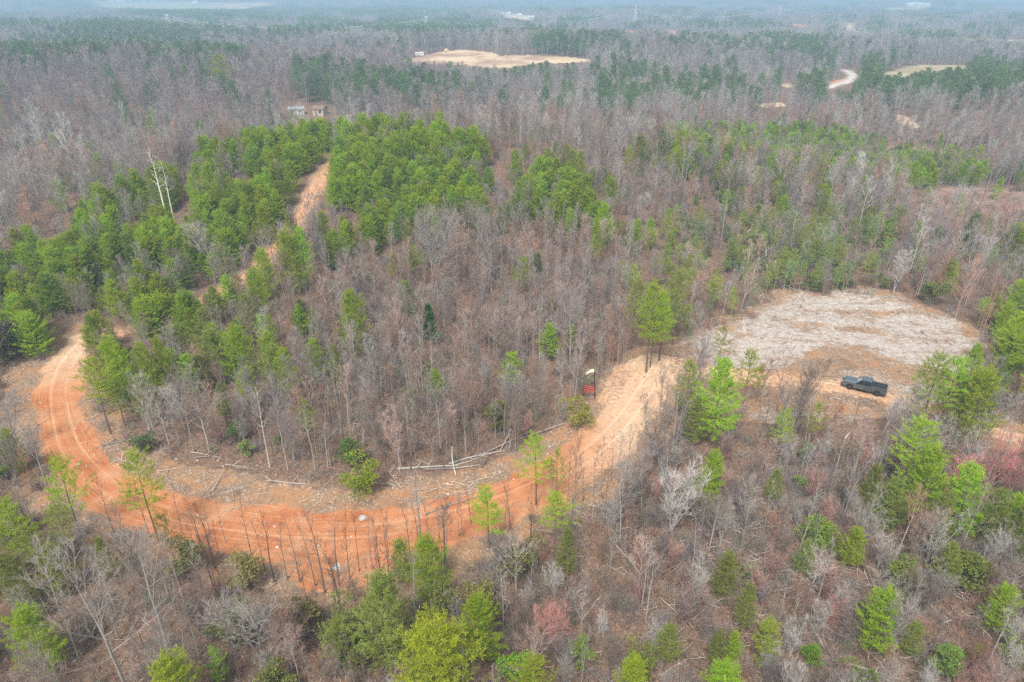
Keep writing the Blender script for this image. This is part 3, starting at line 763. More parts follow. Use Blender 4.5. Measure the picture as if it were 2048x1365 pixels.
# ------------------------------------------------------------------ where everything grows
plants = []      # dict(kind, x, y, z, h, var, col, rot, hand)
taken = []
def put(kind, x, y, z, h, col, var=None, rot=None, hand=False, wide=1.0, note=None):
    v = rng.integers(len(PROTO[kind])) if var is None else var
    plants.append(dict(kind=kind, x=float(x), y=float(y), z=float(z), h=float(h), var=int(v), col=col, rot=rng.uniform(0, 6.28) if rot is None else rot, hand=hand, wide=wide, note=note))
def hand(kind, bx, by, top, col, var=None, wide=1.0, note=None, rot=None):
    x, y, z = at(bx, by)
    h = height_for(x, y, z, top)
    put(kind, x, y, z, h, col, var, rot, True, wide, note)
    taken.append((x, y, max(1.2, h * 0.16)))
P_, S_, O_ = 'pine', 'slim_pine', 'open_pine'
HAND = [
    # bottom edge
    (P_, 775, 1345, 1152, G_OLIVE, 1.0), (P_, 958, 1330, 1188, G_BRIGHT, 0.95), (P_, 885, 1450, 1268, G_YEL, 1.15), (P_, 375, 1460, 1322, G_YEL, 1.0), (S_, 452, 1390, 1292, G_BRIGHT, 0.6),
    (P_, 862, 1195, 1085, G_BRIGHT, 0.85), (P_, 805, 1165, 1082, G_OLIVE, 0.8), (O_, 1072, 1010, 872, G_BRIGHT, 1.0), (O_, 1112, 1005, 900, G_OLIVE, 0.7), (S_, 978, 1095, 978, G_BRIGHT, 1.15),
    (S_, 1108, 1115, 992, G_MID, 1.1), (O_, 318, 1085, 905, G_MID, 0.85), (O_, 165, 1078, 922, G_BRIGHT, 0.95), (S_, 75, 1150, 1002, G_BRIGHT, 1.2), (S_, 20, 1165, 1035, G_MID, 1.1), (S_, 160, 1140, 1010, G_OLIVE, 0.9),
    (P_, 40, 945, 862, G_MID, 0.8), (P_, 1742, 1300, 1185, G_BRIGHT, 0.9), (P_, 1985, 1260, 1180, G_BRIGHT, 0.9), (P_, 1695, 1135, 1055, G_YEL, 0.9), (P_, 1668, 1120, 1070, G_OLIVE, 0.8),
    (P_, 1442, 1195, 1112, G_OLIVE, 0.75), (P_, 1412, 1010, 905, G_BRIGHT, 0.75), (P_, 1425, 1330, 1260, G_OLIVE, 0.7), (P_, 1430, 1430, 1330, G_BRIGHT, 1.0), (P_, 1330, 1330, 1252, G_OLIVE, 0.9), (P_, 1480, 1265, 1170, G_OLIVE, 0.7),
    (P_, 1265, 1400, 1318, G_MID, 1.0), (P_, 1815, 1310, 1250, G_OLIVE, 0.8), (P_, 1940, 1330, 1290, G_MID, 0.8),
    (S_, 100, 1175, 1055, G_OLIVE, 1.0), (P_, 130, 1190, 1090, G_MID, 0.9), (P_, 60, 1215, 1110, G_OLIVE, 0.9), (P_, 225, 1160, 1075, G_OLIVE, 0.8), (P_, 5, 1090, 985, G_MID, 0.9), (O_, 355, 1140, 1030, G_OLIVE, 0.8), (P_, 690, 1330, 1240, G_OLIVE, 0.9), (P_, 1130, 1160, 1060, G_OLIVE, 0.7),
    (P_, 1460, 1330, 1265, G_BRIGHT, 0.8), (P_, 1540, 1010, 940, G_OLIVE, 0.8), (P_, 1600, 1150, 1085, G_OLIVE, 0.7), (P_, 1880, 1180, 1090, G_OLIVE, 0.9), (P_, 2020, 1120, 1010, G_OLIVE, 0.9),
    # right middle group
    (S_, 1790, 1010, 842, G_BRIGHT, 1.25), (P_, 1825, 1050, 895, G_BRIGHT, 1.0), (P_, 1905, 1075, 940, G_BRIGHT, 1.1), (P_, 1765, 1060, 960, G_OLIVE, 0.9), (P_, 1850, 1100, 985, G_OLIVE, 0.9), (P_, 1960, 1090, 985, G_OLIVE, 0.8), (P_, 1730, 1010, 930, G_OLIVE, 0.7),
    (S_, 1835, 868, 715, G_OLIVE, 1.45), (S_, 1870, 870, 722, G_BRIGHT, 1.2), (P_, 1930, 882, 748, G_MID, 0.95), (P_, 1895, 872, 752, G_OLIVE, 0.8), (S_, 1990, 780, 632, G_BRIGHT, 1.3), (S_, 2035, 790, 668, G_MID, 1.3), (S_, 2048, 850, 720, G_MID, 1.2), (S_, 2010, 740, 650, G_MID, 1.1), (P_, 1965, 830, 760, G_OLIVE, 0.8),
    # by the fork and the truck
    (P_, 1422, 890, 718, G_BRIGHT, 0.92), (S_, 1366, 855, 722, G_BRIGHT, 0.85), (P_, 1385, 895, 800, G_OLIVE, 0.8), (O_, 1486, 808, 702, G_MID, 1.15), (O_, 1512, 805, 735, G_OLIVE, 0.7), (O_, 1436, 738, 655, G_OLIVE, 0.9), (O_, 1376, 700, 652, G_BLUE, 0.75),
    (S_, 1292, 745, 570, G_BRIGHT, 1.0), (S_, 1318, 722, 590, G_BRIGHT, 0.95), (S_, 1300, 735, 630, G_BRIGHT, 0.9), (S_, 1262, 700, 560, G_OLIVE, 0.9), (S_, 1345, 690, 545, G_OLIVE, 0.9),
    (O_, 1552, 922, 818, G_MID, 0.85), (O_, 1618, 893, 808, G_MID, 0.8),
    # middle wood
    (P_, 712, 712, 590, G_BRIGHT, 0.8), (P_, 492, 770, 658, G_BRIGHT, 0.85), (P_, 548, 760, 668, G_MID, 0.7), (S_, 556, 730, 630, G_BRIGHT, 0.5), (P_, 580, 800, 700, G_MID, 0.8), (P_, 268, 830, 678, G_MID, 0.85), (P_, 318, 815, 690, G_MID, 0.8), (P_, 340, 800, 676, G_MID, 0.7), (P_, 240, 800, 690, G_OLIVE, 0.8),
    (S_, 222, 868, 720, G_MID, 1.15), (P_, 305, 845, 752, G_BRIGHT, 0.8), (S_, 622, 885, 798, G_OLIVE, 0.95), (P_, 638, 765, 680, G_BRIGHT, 0.7), (P_, 680, 790, 690, G_OLIVE, 0.6), (P_, 660, 750, 695, G_OLIVE, 0.7),
    (P_, 540, 600, 500, G_MID, 0.85), (P_, 590, 590, 470, G_MID, 0.8), (P_, 615, 580, 455, G_BRIGHT, 0.75), (P_, 520, 640, 545, G_BRIGHT, 0.8), (P_, 1205, 500, 412, G_BRIGHT, 0.75), (P_, 1190, 530, 440, G_BRIGHT, 0.7), (P_, 1330, 480, 420, G_BRIGHT, 0.7), (P_, 1140, 480, 420, G_MID, 0.7),
    (P_, 790, 560, 510, G_MID, 0.8), (P_, 1105, 620, 585, G_OLIVE, 0.8),
    # far singles
    (S_, 452, 205, 112, G_MID, 1.5), (P_, 1075, 570, 508, G_DARK, 0.6),
]
for i, (k, bx, by, top, col, wd) in enumerate(HAND):
    hand(k, bx, by, top, tuple(np.array(col) * rng.uniform(0.92, 1.08)), None, wd)
hand('cedar', 860, 690, 610, G_DARK, 0, 1.25, 'cedar'); hand('cedar', 1076, 556, 510, G_DARK, 1, 1.0, 'cedar')
for bx, by, top, col, wd in [(722, 978, 918, (0.12, 0.26, 0.035), 1.25), (700, 935, 878, (0.07, 0.17, 0.06), 1.0), (1000, 862, 800, (0.10, 0.165, 0.05), 1.1), (1146, 852, 800, (0.12, 0.18, 0.05), 1.2),
        (1622, 1098, 1035, (0.10, 0.22, 0.035), 1.1), (1040, 1385, 1318, (0.09, 0.24, 0.03), 1.2), (1268, 1350, 1290, (0.10, 0.2, 0.05), 0.9), (1620, 1330, 1290, (0.08, 0.22, 0.03), 1.0), (1800, 1190, 1120, (0.09, 0.17, 0.045), 1.1),
        (1930, 1180, 1110, (0.09, 0.17, 0.045), 1.2), (880, 1240, 1175, (0.09, 0.15, 0.055), 1.1), (690, 1290, 1210, (0.09, 0.16, 0.055), 1.0), (600, 1275, 1195, (0.10, 0.155, 0.06), 1.1), (500, 1180, 1110, (0.13, 0.19, 0.08), 1.0),
        (380, 1150, 1085, (0.09, 0.15, 0.06), 1.2), (470, 1290, 1215, (0.08, 0.14, 0.05), 1.1), (560, 1400, 1330, (0.09, 0.15, 0.05), 1.0), (1050, 1150, 1080, (0.10, 0.16, 0.06), 1.0), (960, 1240, 1160, (0.11, 0.17, 0.07), 1.0),
        (720, 1350, 1280, (0.09, 0.18, 0.05), 1.0), (480, 880, 840, (0.06, 0.16, 0.05), 1.2), (560, 890, 868, (0.07, 0.2, 0.05), 1.0), (290, 905, 865, (0.07, 0.14, 0.07), 1.4), (640, 700, 660, (0.09, 0.16, 0.09), 1.3), (20, 720, 640, (0.075, 0.125, 0.085), 1.6), (60, 700, 650, (0.08, 0.13, 0.085), 1.4),
        (1160, 1330, 1280, (0.10, 0.2, 0.05), 1.0), (1870, 610, 560, (0.09, 0.17, 0.06), 1.2), (1550, 520, 470, (0.10, 0.17, 0.08), 1.3), (1500, 520, 465, (0.10, 0.17, 0.08), 1.3), (1880, 1350, 1290, (0.09, 0.2, 0.05), 1.0), (1700, 1400, 1340, (0.09, 0.2, 0.05), 1.0)]:
    hand('leafy', bx, by, top, tuple(np.array(col) * np.array((2.5, 1.5, 1.35))), None, wd)
# singular leafless trees
for k, bx, by, top, col, wd, nt in [
        ('snag', 540, 935, 770, (0.56, 0.54, 0.51), 0.62, 'white'), ('snag', 800, 945, 858, (0.5, 0.48, 0.46), 0.7, None), ('snag', 335, 440, 298, (0.62, 0.56, 0.49), 1.2, 'white'), ('snag', 348, 440, 320, (0.6, 0.55, 0.48), 1.0, 'white'),
        ('snag', 842, 1100, 930, (0.26, 0.235, 0.22), 1.1, None), ('bare', 30, 870, 740, B_DARK, 0.7, None), ('broad', 150, 345, 240, B_PALE, 1.0, None), ('broad', 95, 330, 235, B_PALE, 0.9, None), ('broad', 290, 300, 225, B_GREY, 0.9, None),
        ('bare', 262, 1400, 1120, B_GREY, 1.2, None), ('twin', 525, 1325, 1150, B_GREY, 1.5, None), ('bare', 335, 1300, 1090, B_GREY, 1.1, None), ('bare', 130, 1240, 1100, B_GREY, 1.0, None), ('bare', 235, 1230, 1110, B_GREY, 1.0, None),
        ('broad', 1140, 745, 590, (0.36, 0.31, 0.29), 1.15, None), ('twin', 870, 590, 400, B_GREY, 1.3, None), ('twin', 985, 545, 410, B_GREY, 1.25, None), ('twin', 430, 545, 440, B_GREY, 1.5, None), ('twin', 870, 580, 430, B_GREY, 1.0, None),
        ('pole', 1550, 812, 690, B_ORANGE, 1.5, None), ('thicket', 1340, 1070, 930, B_PALE, 1.15, 'pale'), ('thicket', 1720, 1110, 1010, B_GREY, 1.2, None), ('thicket', 1760, 1300, 1170, B_GREY, 1.0, None), ('bare', 388, 905, 770, B_GREY, 0.8, None),
        ('twin', 1235, 1040, 905, B_GREY, 1.1, None), ('bare', 1150, 1010, 880, B_DARK, 0.5, None), ('twin', 1945, 875, 760, B_GREY, 1.2, None), ('twin', 1975, 870, 770, B_GREY, 1.1, None), ('bare', 2030, 1040, 920, B_GREY, 1.0, None),
        ('thicket', 1085, 1290, 1205, B_RED, 1.0, 'red'), ('thicket', 1110, 1310, 1220, B_RED, 1.0, 'red'), ('broad', 1955, 1010, 885, (0.50, 0.19, 0.18), 0.8, 'red'), ('thicket', 1900, 1010, 910, (0.48, 0.20, 0.185), 1.2, 'red'), ('thicket', 2010, 1000, 900, (0.48, 0.20, 0.185), 1.1, 'red'),
        ('bare', 1075, 660, 583, B_RED, 0.9, 'red'), ('bare', 1025, 710, 645, B_RED, 0.8, 'red'), ('bare', 1215, 690, 612, (0.45, 0.23, 0.19), 0.8, 'red'), ('thicket', 1620, 1010, 925, (0.45, 0.26, 0.23), 1.0, 'red'), ('bare', 1150, 800, 690, B_GREY, 1.0, None),
        ('thicket', 1440, 1090, 1000, B_PALE, 0.9, None), ('bare', 1480, 1110, 965, B_GREY, 0.7, None), ('thicket', 1850, 1130, 1030, B_PALE, 1.1, None), ('twin', 1640, 740, 590, B_GREY, 0.1, None) if False else ('twin', 1785, 590, 500, B_PALE, 1.2, None),
        ('snag', 1360, 390, 290, B_PALE, 0.5, None), ('snag', 1310, 340, 280, B_PALE, 0.5, None), ('snag', 1440, 500, 370, B_PALE, 0.6, None), ('snag', 1915, 480, 430, B_PALE, 0.5, None), ('snag', 1580, 500, 410, B_PALE, 0.9, None),
        ('bare', 1345, 900, 760, B_GREY, 0.9, None), ('bare', 1315, 900, 740, B_BROWN, 0.8, None), ('bare', 1290, 930, 800, B_GREY, 0.9, None), ('thicket', 1320, 940, 860, B_PURP, 1.3, None), ('thicket', 1280, 960, 880, B_PURP, 1.2, None),
        ('twin', 1765, 868, 792, B_PALE, 1.3, None), ('twin', 1798, 872, 772, B_PALE, 1.3, None), ('thicket', 1840, 920, 830, B_PURP, 1.5, None), ('thicket', 1800, 935, 840, B_PURP, 1.3, None), ('twin', 1400, 660, 600, B_PALE, 1.0, None)]:
    hand(k, bx, by, top, tuple(np.array(col) * rng.uniform(0.93, 1.07)), None, wd, nt)

for bx, by, tx_, ty_ in [(550, 1166, 513, 1028), (600, 1164, 580, 1040), (631, 1172, 608, 1032), (650, 1185, 623, 1023), (679, 1172, 660, 1023), (700, 1160, 683, 1023), (503, 1110, 478, 1000), (451, 1085, 432, 1000), (401, 1085, 379, 986), (366, 1070, 339, 965),
        (228, 1065, 194, 953), (779, 1131, 770, 1023), (719, 1143, 714, 1032), (745, 1140, 735, 1040), (760, 1146, 752, 1030), (859, 1094, 855, 999), (880, 1090, 878, 986), (917, 1073, 909, 986), (925, 1073, 921, 974), (942, 1048, 944, 978), (1166, 1003, 1168, 916),
        (1200, 982, 1203, 879), (1135, 1005, 1134, 905), (1150, 998, 1154, 930), (1020, 1060, 1022, 960), (1010, 1060, 1005, 950), (820, 1110, 815, 1010), (838, 1100, 830, 1000), (575, 1160, 556, 1050), (530, 1140, 500, 1040), (425, 1085, 405, 990), (300, 1075, 270, 970), (1222, 965, 1225, 870), (1185, 990, 1190, 890), (1105, 1010, 1103, 915)]:
    hand('pole', bx, by, ty_, tuple(np.array(B_DARK) * rng.uniform(0.85, 1.9)), None, rng.uniform(0.7, 1.15))
for bx, by, top, col in [(60, 335, 262, B_PALE), (205, 330, 262, B_PALE), (325, 300, 240, B_GREY), (20, 300, 235, B_GREY), (255, 280, 215, B_GREY), (395, 280, 222, B_GREY), (480, 250, 205, B_PALE), (690, 240, 195, B_PALE), (880, 215, 165, B_GREY), (1015, 250, 205, B_GREY), (1110, 330, 275, B_PALE)]:
    hand('broad', bx, by, top, col, None, 0.9)

# zones (picture outlines of where the trunks stand): pine / bare / pole / thicket / brush per square metre
Z_PATHGAP = [(420, 660), (400, 600), (470, 545), (560, 470), (595, 430), (610, 390), (640, 340), (690, 325), (660, 380), (640, 440), (620, 475), (560, 535), (500, 585)]
ZONES = [
    ('road', None),
    ('hill pines on the left', [(-80, 640), (-40, 560), (60, 530), (120, 475), (250, 420), (400, 345), (560, 300), (650, 280), (680, 285), (650, 350), (600, 440), (600, 520), (470, 600), (420, 690), (300, 700), (160, 740), (0, 700), (-80, 740)], dict(pine=0.102, bare=0.045, brush=0.08)),
    ('hill pines on the right', [(660, 290), (800, 285), (900, 300), (1000, 335), (1110, 365), (1215, 415), (1215, 465), (1050, 465), (950, 470), (880, 500), (780, 500), (740, 540), (650, 540), (635, 480), (645, 380)], dict(pine=0.115, bare=0.055, brush=0.09)),
    ('near slope left', [(0, 700), (160, 735), (300, 700), (420, 680), (480, 600), (640, 560), (640, 700), (600, 800), (420, 860), (230, 860), (180, 800), (150, 740)], dict(pine=0.030, bare=0.10, brush=0.12, leafy=0.004)),
    ('middle wood', [(640, 540), (740, 540), (880, 500), (1050, 455), (1200, 450), (1250, 560), (1260, 680), (1240, 730), (1180, 800), (1080, 880), (900, 940), (650, 950), (430, 900), (420, 860), (600, 800), (640, 700)], dict(pine=0.004, bare=0.15, pole=0.10, thicket=0.02, brush=0.26, leafy=0.003)),
    ('verge', [(0, 700), (140, 660), (200, 800), (230, 880), (430, 915), (640, 960), (900, 950), (1080, 885), (1190, 800), (1100, 930), (900, 1020), (640, 1040), (300, 1010), (150, 950), (0, 880)], dict(brush=0.02)),
    ('pad edge pines', [(1240, 560), (1330, 540), (1500, 560), (1560, 590), (1500, 640), (1400, 670), (1330, 700), (1240, 720)], dict(pine=0.070, bare=0.06, brush=0.12, olive=True)),
    ('leaning tangle', [(1330, 460), (1700, 440), (1780, 520), (1760, 590), (1560, 590), (1500, 560), (1340, 550)], dict(pine=0.075, bare=0.045, brush=0.2, thicket=0.02, leafy=0.09, olive=True)),
    ('cutover', CUT, dict(brush=0.10, pine=0.001)),
    ('cutover', CUT2, dict(brush=0.10, pine=0.002)),
    ('pine band', [(1290, 280), (1400, 270), (1600, 275), (1750, 300), (1950, 330), (1960, 400), (1850, 400), (1700, 380), (1500, 360), (1350, 350)], dict(pine=0.115, bare=0.055, brush=0.14)),
    ('right wood', [(1190, 300), (2150, 270), (2150, 640), (1950, 660), (1850, 610), (1770, 580), (1700, 440), (1330, 460), (1250, 560), (1190, 450)], dict(pine=0.022, bare=0.095, thicket=0.02, brush=0.2, leafy=0.006, patch=True)),
    ('opening', OPENING, dict(brush=0.05, thicket=0.0008)),
    ('opening', GRAVEL, dict(brush=0.09)),
    ('right bank', [(1950, 660), (2200, 640), (2200, 900), (2020, 870), (1960, 830), (1940, 740)], dict(pine=0.03, bare=0.07, brush=0.1, thicket=0.03)),
    ('pole row', [(330, 1070), (450, 1100), (600, 1165), (700, 1175), (800, 1140), (900, 1085), (1030, 1030), (1200, 985), (1240, 1010), (1150, 1060), (1000, 1110), (900, 1160), (780, 1240), (600, 1260), (430, 1200), (280, 1130), (220, 1040)], dict(pole=0.20, bare=0.015, thicket=0.008, brush=0.10, leafy=0.003, dark=True)),
    ('lower left wood', [(-200, 880), (60, 890), (160, 990), (300, 1090), (430, 1200), (600, 1260), (640, 1365), (640, 1700), (-300, 1700)], dict(pole=0.06, bare=0.06, thicket=0.04, brush=0.32, leafy=0.008, pine=0.003)),
    ('fork thicket', [(1230, 960), (1270, 870), (1340, 810), (1480, 850), (1560, 870), (1560, 940), (1400, 960), (1260, 1010)], dict(thicket=0.10, bare=0.03, pole=0.06, brush=0.25)),
    ('lower middle', [(640, 1700), (640, 1260), (800, 1220), (1000, 1110), (1240, 1000), (1300, 1100), (1300, 1700)], dict(thicket=0.065, pole=0.07, bare=0.022, brush=0.45, leafy=0.008, pine=0.002)),
    ('lower right', [(1240, 1000), (1560, 900), (2300, 900), (2400, 1700), (1300, 1700)], dict(thicket=0.12, bare=0.024, pole=0.06, brush=0.6, leafy=0.004, pine=0.003)),
]
DEFAULT = dict(bare=0.085, brush=0.12, pine=0.006, patch=True)
VIS = [poly for k, poly in FIELDS]
VIS_NEAR = [[(598, 395), (632, 355), (660, 335), (668, 345), (650, 385), (632, 435), (604, 440)], [(1680, 742), (1772, 752), (1772, 800), (1690, 800)], [(1552, 802), (1567, 802), (1567, 818), (1552, 818)],
            [(1160, 738), (1194, 738), (1194, 798), (1160, 798)], [(662, 1122), (690, 1122), (690, 1150), (662, 1150)], [(708, 1034), (738, 1034), (738, 1052), (708, 1052)], [(60, 780), (150, 720), (190, 900), (120, 900)],
            [(1130, 960), (1210, 900), (1250, 850), (1290, 770), (1230, 770), (1160, 830), (1110, 900)], [(1560, 610), (1760, 595), (1900, 650), (1900, 720), (1600, 740), (1480, 700)], [(1440, 745), (1680, 745), (1680, 790), (1540, 790)]]
def clear_height(x, y, z, h, V=None):
    """regrowth in front of open ground is low: the tallest share of h that leaves those patches in sight"""
    f = np.ones(len(x))
    for fr in (1.05, 0.85, 0.7, 0.55, 0.4, 0.28, 0.18):
        tx, ty, _ = project(x, y, z + h * fr)
        hit = np.zeros(len(x), bool)
        for poly in (V or VIS): hit |= inpoly(tx, ty, poly)
        f = np.where(hit, fr - 0.16, f)
    return np.clip(f, 0, 1)
def near_scatter():
    N = 230000
    ymin, ymax = 26, 330
    y = rng.uniform(ymin, ymax, N); x = rng.uniform(-300, 300, N)
    ok = np.abs(x) < (y * 0.86 + 34)
    x, y = x[ok], y[ok]
    area = 600 * (ymax - ymin) * ok.mean() / len(x)          # m2 per sample
    z = H(x, y)
    px, py, d = project(x, y, z)
    # what the ray from the camera meets first decides the zone of points hidden behind the crest
    zi = np.full(len(x), -1)
    jx = px + (vnoise(x / 6, y / 6, 71) - 0.5) * 30; jy = py + (vnoise(x / 6, y / 6, 73) - 0.5) * 16
    for i in range(len(ZONES) - 1, 0, -1):
        zi[inpoly(jx, jy, ZONES[i][1])] = i
    gx_, gy_, gz_ = ground_at(px, np.clip(py, 60, 5000), H0, 1.03)
    hidden = np.hypot(gx_ - x, gy_ - y) > 12
    zi[hidden & (py < 460)] = -1
    u, s, zr, w, kk = road_coords(x, y)
    onroad = np.abs(u) < w + np.where(kk == 0, 0.9, np.where(kk == 2, 1.2, 0.8))
    for kind, poly in FIELDS:
        onroad |= inpoly(px, py, poly) & (y > 190)
    fillp = inpoly(px, py, [(330, 1020), (470, 1075), (600, 1112), (690, 1122), (790, 1090), (960, 1040), (1060, 1000), (700, 1040)])
    tk = np.array([(t[0], t[1], t[2]) for t in taken])
    blocked = np.zeros(len(x), bool)
    for a in range(0, len(x), 20000):
        dd = np.hypot(x[a:a + 20000, None] - tk[None, :, 0], y[a:a + 20000, None] - tk[None, :, 1])
        blocked[a:a + 20000] = (dd < tk[None, :, 2]).any(1)
    keep_clear = []
    for (qx, qy, rr) in CLEAR: keep_clear.append(np.hypot(x - qx, y - qy) < rr)
    cl = np.any(keep_clear, 0) if keep_clear else np.zeros(len(x), bool)
    pat = fbm(x / 28, y / 20, 77, 2); pat2 = fbm(x / 12, y / 12, 79, 2); patc = fbm(x / 40, y / 30, 83, 2)
    nclr = clear_height(x, y, z, 7.5, VIS_NEAR)
    un = rng.random(len(x)); hs = rng.random(len(x)); cu = rng.random(len(x))
    for i in range(len(x)):
        if onroad[i] or cl[i]: continue
        zd = DEFAULT if zi[i] < 0 else ZONES[zi[i]][2]
        q = un[i] / area
        acc = 0
        pick = None
        for k in ('pine', 'bare', 'pole', 'thicket', 'leafy', 'brush'):
            dn = zd.get(k, 0)
            if k == 'pine' and zd.get('patch'): dn *= 3.2 * max(0, pat[i] - 0.42) * 3
            if k == 'pine' and zi[i] in (1, 2): dn *= 0.35 + 1.5 * (pat2[i] > 0.43)
            if k == 'bare' and zi[i] in (1, 2): dn *= 0.3 + 1.6 * (pat2[i] < 0.43)
            if k == 'brush': dn *= 0.4 + 1.2 * pat2[i]
            acc += dn
            if q < acc: pick = k; break
        if pick is None or (blocked[i] and pick != 'brush'): continue
        if fillp[i] and pick != 'brush': continue
        zn = ZONES[zi[i]][0] if zi[i] >= 0 else 'far wood'
        c = cu[i]; h_ = hs[i]
        if pick != 'brush' and nclr[i] < (0.5 if pick in ('bare', 'pine') else 0.3): continue
        if pick == 'pine':
            if zd.get('olive'):
                kind = 'slim_pine' if c < 0.75 else 'open_pine'; h = 7 + 5 * h_; col = [(0.34, 0.39, 0.09), (0.32, 0.40, 0.115), (0.28, 0.36, 0.17), (0.34, 0.39, 0.09)][int(c * 97) % 4]; h *= 0.62
            elif zn.startswith('hill'):
                kind = 'pine'; h = 4.8 + 3.4 * h_ ; col = [G_MID, G_BRIGHT, G_MID, (0.30, 0.39, 0.04), (0.24, 0.33, 0.05)][int(c * 97) % 5]
            else:
                kind = 'pine' if c < 0.7 else 'slim_pine'; h = (4.2 + 3.8 * h_) if px[i] > 1190 and py[i] < 640 else 5.0 + 3.5 * h_; col = [G_MID, G_BRIGHT, G_OLIVE, G_BRIGHT, (0.20, 0.28, 0.06)][int(c * 97) % 5]
            put(kind, x[i], y[i], z[i], h, col, wide=0.85 + 0.35 * c)
        elif pick == 'bare':
            kind = 'twin' if c < 0.22 else 'bare'
            if zn == 'far wood' or zn == 'right wood': 
                h = 5.5 + 6.5 * h_ * h_; kind = 'broad' if c > 0.93 else kind
                col = [B_GREY, B_PURP, B_BROWN, B_PURP, B_GREY, B_ORANGE, B_PALE][int(c * 89) % 7]
            elif zn.startswith('hill'): h = 4.5 + 3.5 * h_; col = [B_GREY, B_BROWN, B_PURP, B_GREY][int(c * 89) % 4]
            else: h = 4.2 + 5.2 * h_ ** 1.4; col = [B_BROWN, B_GREY, B_BROWN, B_PURP, B_ORANGE, B_GREY, (0.40, 0.285, 0.24)][int(c * 89) % 7]
            put(kind, x[i], y[i], z[i], h, tuple(np.array(col) * (0.8 + 0.5 * patc[i])))
        elif pick == 'pole': put('pole', x[i], y[i], z[i], 5.0 + 4.5 * h_, (B_DARK if zd.get('dark') or c < 0.4 else B_GREY))
        elif pick == 'thicket': put('thicket', x[i], y[i], z[i], 2.6 + 2.6 * h_, [B_GREY, B_PURP, B_PALE, B_BROWN, (0.40, 0.235, 0.20)][int(c * 89) % 5])
        elif pick == 'leafy': put('leafy', x[i], y[i], z[i], 1.6 + 1.8 * h_, [(0.25, 0.31, 0.10), (0.26, 0.30, 0.16), (0.30, 0.36, 0.11)][int(c * 89) % 3])
        elif zn == 'opening': put('brush', x[i], y[i], z[i], 0.3 + 0.7 * h_ * h_, [B_BROWN, (0.33, 0.22, 0.16), B_ORANGE, (0.26, 0.17, 0.14)][int(c * 89) % 4])
        else: put('brush', x[i], y[i], z[i], 0.8 + 1.5 * h_, [B_GREY, B_BROWN, B_PURP, B_ORANGE, B_OLIVE][int(c * 89) % 5])
CLEAR = []
tx, ty, tz = at(1730, 783); CLEAR.append((tx, ty, 5.0)); tl_ = math.hypot(tx, ty)
for q_ in (4.0, 8.0, 11.5): CLEAR.append((tx - tx / tl_ * q_, ty - ty / tl_ * q_, 4.2))
for q in ((1186, 795, 2.6), (1559, 816, 1.4), (675, 1140, 2.0), (723, 1046, 2.0)):
    a_ = at(q[0], q[1]); CLEAR.append((a_[0], a_[1], q[2]))
near_scatter()

# ------------------------------------------------------------------ wood beyond: plain single trees out to ~700 m, small groves farther off
FAR = []         # (kind, x, y, z, h, rot, colour index)
DARKP = [(0, 125), (70, 95), (210, 75), (300, 68), (430, 120), (520, 145), (420, 165), (250, 140), (90, 160), (0, 165)]
PINEF = [DARKP, [(740, 75), (800, 48), (930, 55), (935, 88), (850, 95), (750, 92)], [(1050, 115), (1080, 100), (1240, 95), (1250, 118), (1150, 128), (1060, 125)], [(1520, 125), (1570, 100), (1640, 110), (1660, 165), (1600, 150), (1540, 140)],
         [(230, 30), (420, 28), (560, 22), (740, 24), (930, 28), (930, 40), (700, 36), (500, 40), (300, 48)], [(1770, 100), (1850, 86), (2048, 92), (2048, 110), (1850, 105)], [(580, 175), (660, 165), (760, 180), (1000, 215), (820, 240), (700, 225), (600, 205)]]
def far_scatter():
    def ring(y0, y1, cell, jit):
        out = []
        y = y0
        while y < y1:
            wx_ = y * 0.80 + 60
            n_ = max(2, int(2 * wx_ / cell))
            xs = np.linspace(-wx_, wx_, n_) + rng.uniform(-jit, jit, n_)
            out.append(np.stack([xs, np.full(n_, y) + rng.uniform(-jit, jit, n_)], 1)); y += cell
        return np.vstack(out)
    P = ring(325, 760, 4.6, 2.2)
    return P
P = far_scatter()
def classify(P, wob=8):
    x, y = P[:, 0], P[:, 1]
    z = H(x, y); px, py, d = project(x, y, z)
    fld = np.zeros(len(x), bool)
    for k, poly in FIELDS: fld |= inpoly(px, py, poly)
    dist = np.sqrt(((x[:, None] - grl[None, :, 0]) ** 2 + (y[:, None] - grl[None, :, 1]) ** 2).min(1))
    fld |= dist < 9
    cn = fbm(x / 90, y / 120, 91, 3)
    pinep = np.clip((cn - 0.555) * 3.2, 0.045, 0.45)
    for poly in PINEF:
        pinep = np.where(inpoly(px + rng.normal(0, wob, len(x)), py + rng.normal(0, 2, len(x)), poly), 0.6, pinep)
    return x, y, z, px, py, fld, pinep
x, y, z, px, py, fld, pinep = classify(P)
col_n = fbm(x / 70, y / 70, 93, 2)
clr = clear_height(x, y, z, 14.0)
for i in range(len(x)):
    if fld[i] or clr[i] < 0.12: continue
    pn = rng.random() < pinep[i]
    if pn: FAR.append(('far_pine', x[i], y[i], z[i], rng.uniform(10, 17) * clr[i], int(rng.integers(2))))
    else:
        c = 0 if col_n[i] < 0.42 else (1 if col_n[i] < 0.58 else 2)
        if px[i] < 900 and 130 < py[i] < 320 and rng.random() < 0.75: c = 3
        elif rng.random() < 0.3: c = int(rng.integers(3))
        FAR.append(('far_broad' if rng.random() < 0.22 else 'far_bare', x[i], y[i], z[i], rng.uniform(9, 16) * (0.75 if px[i] > 1000 and py[i] > 160 else 1) * clr[i], c))
GROVES = []
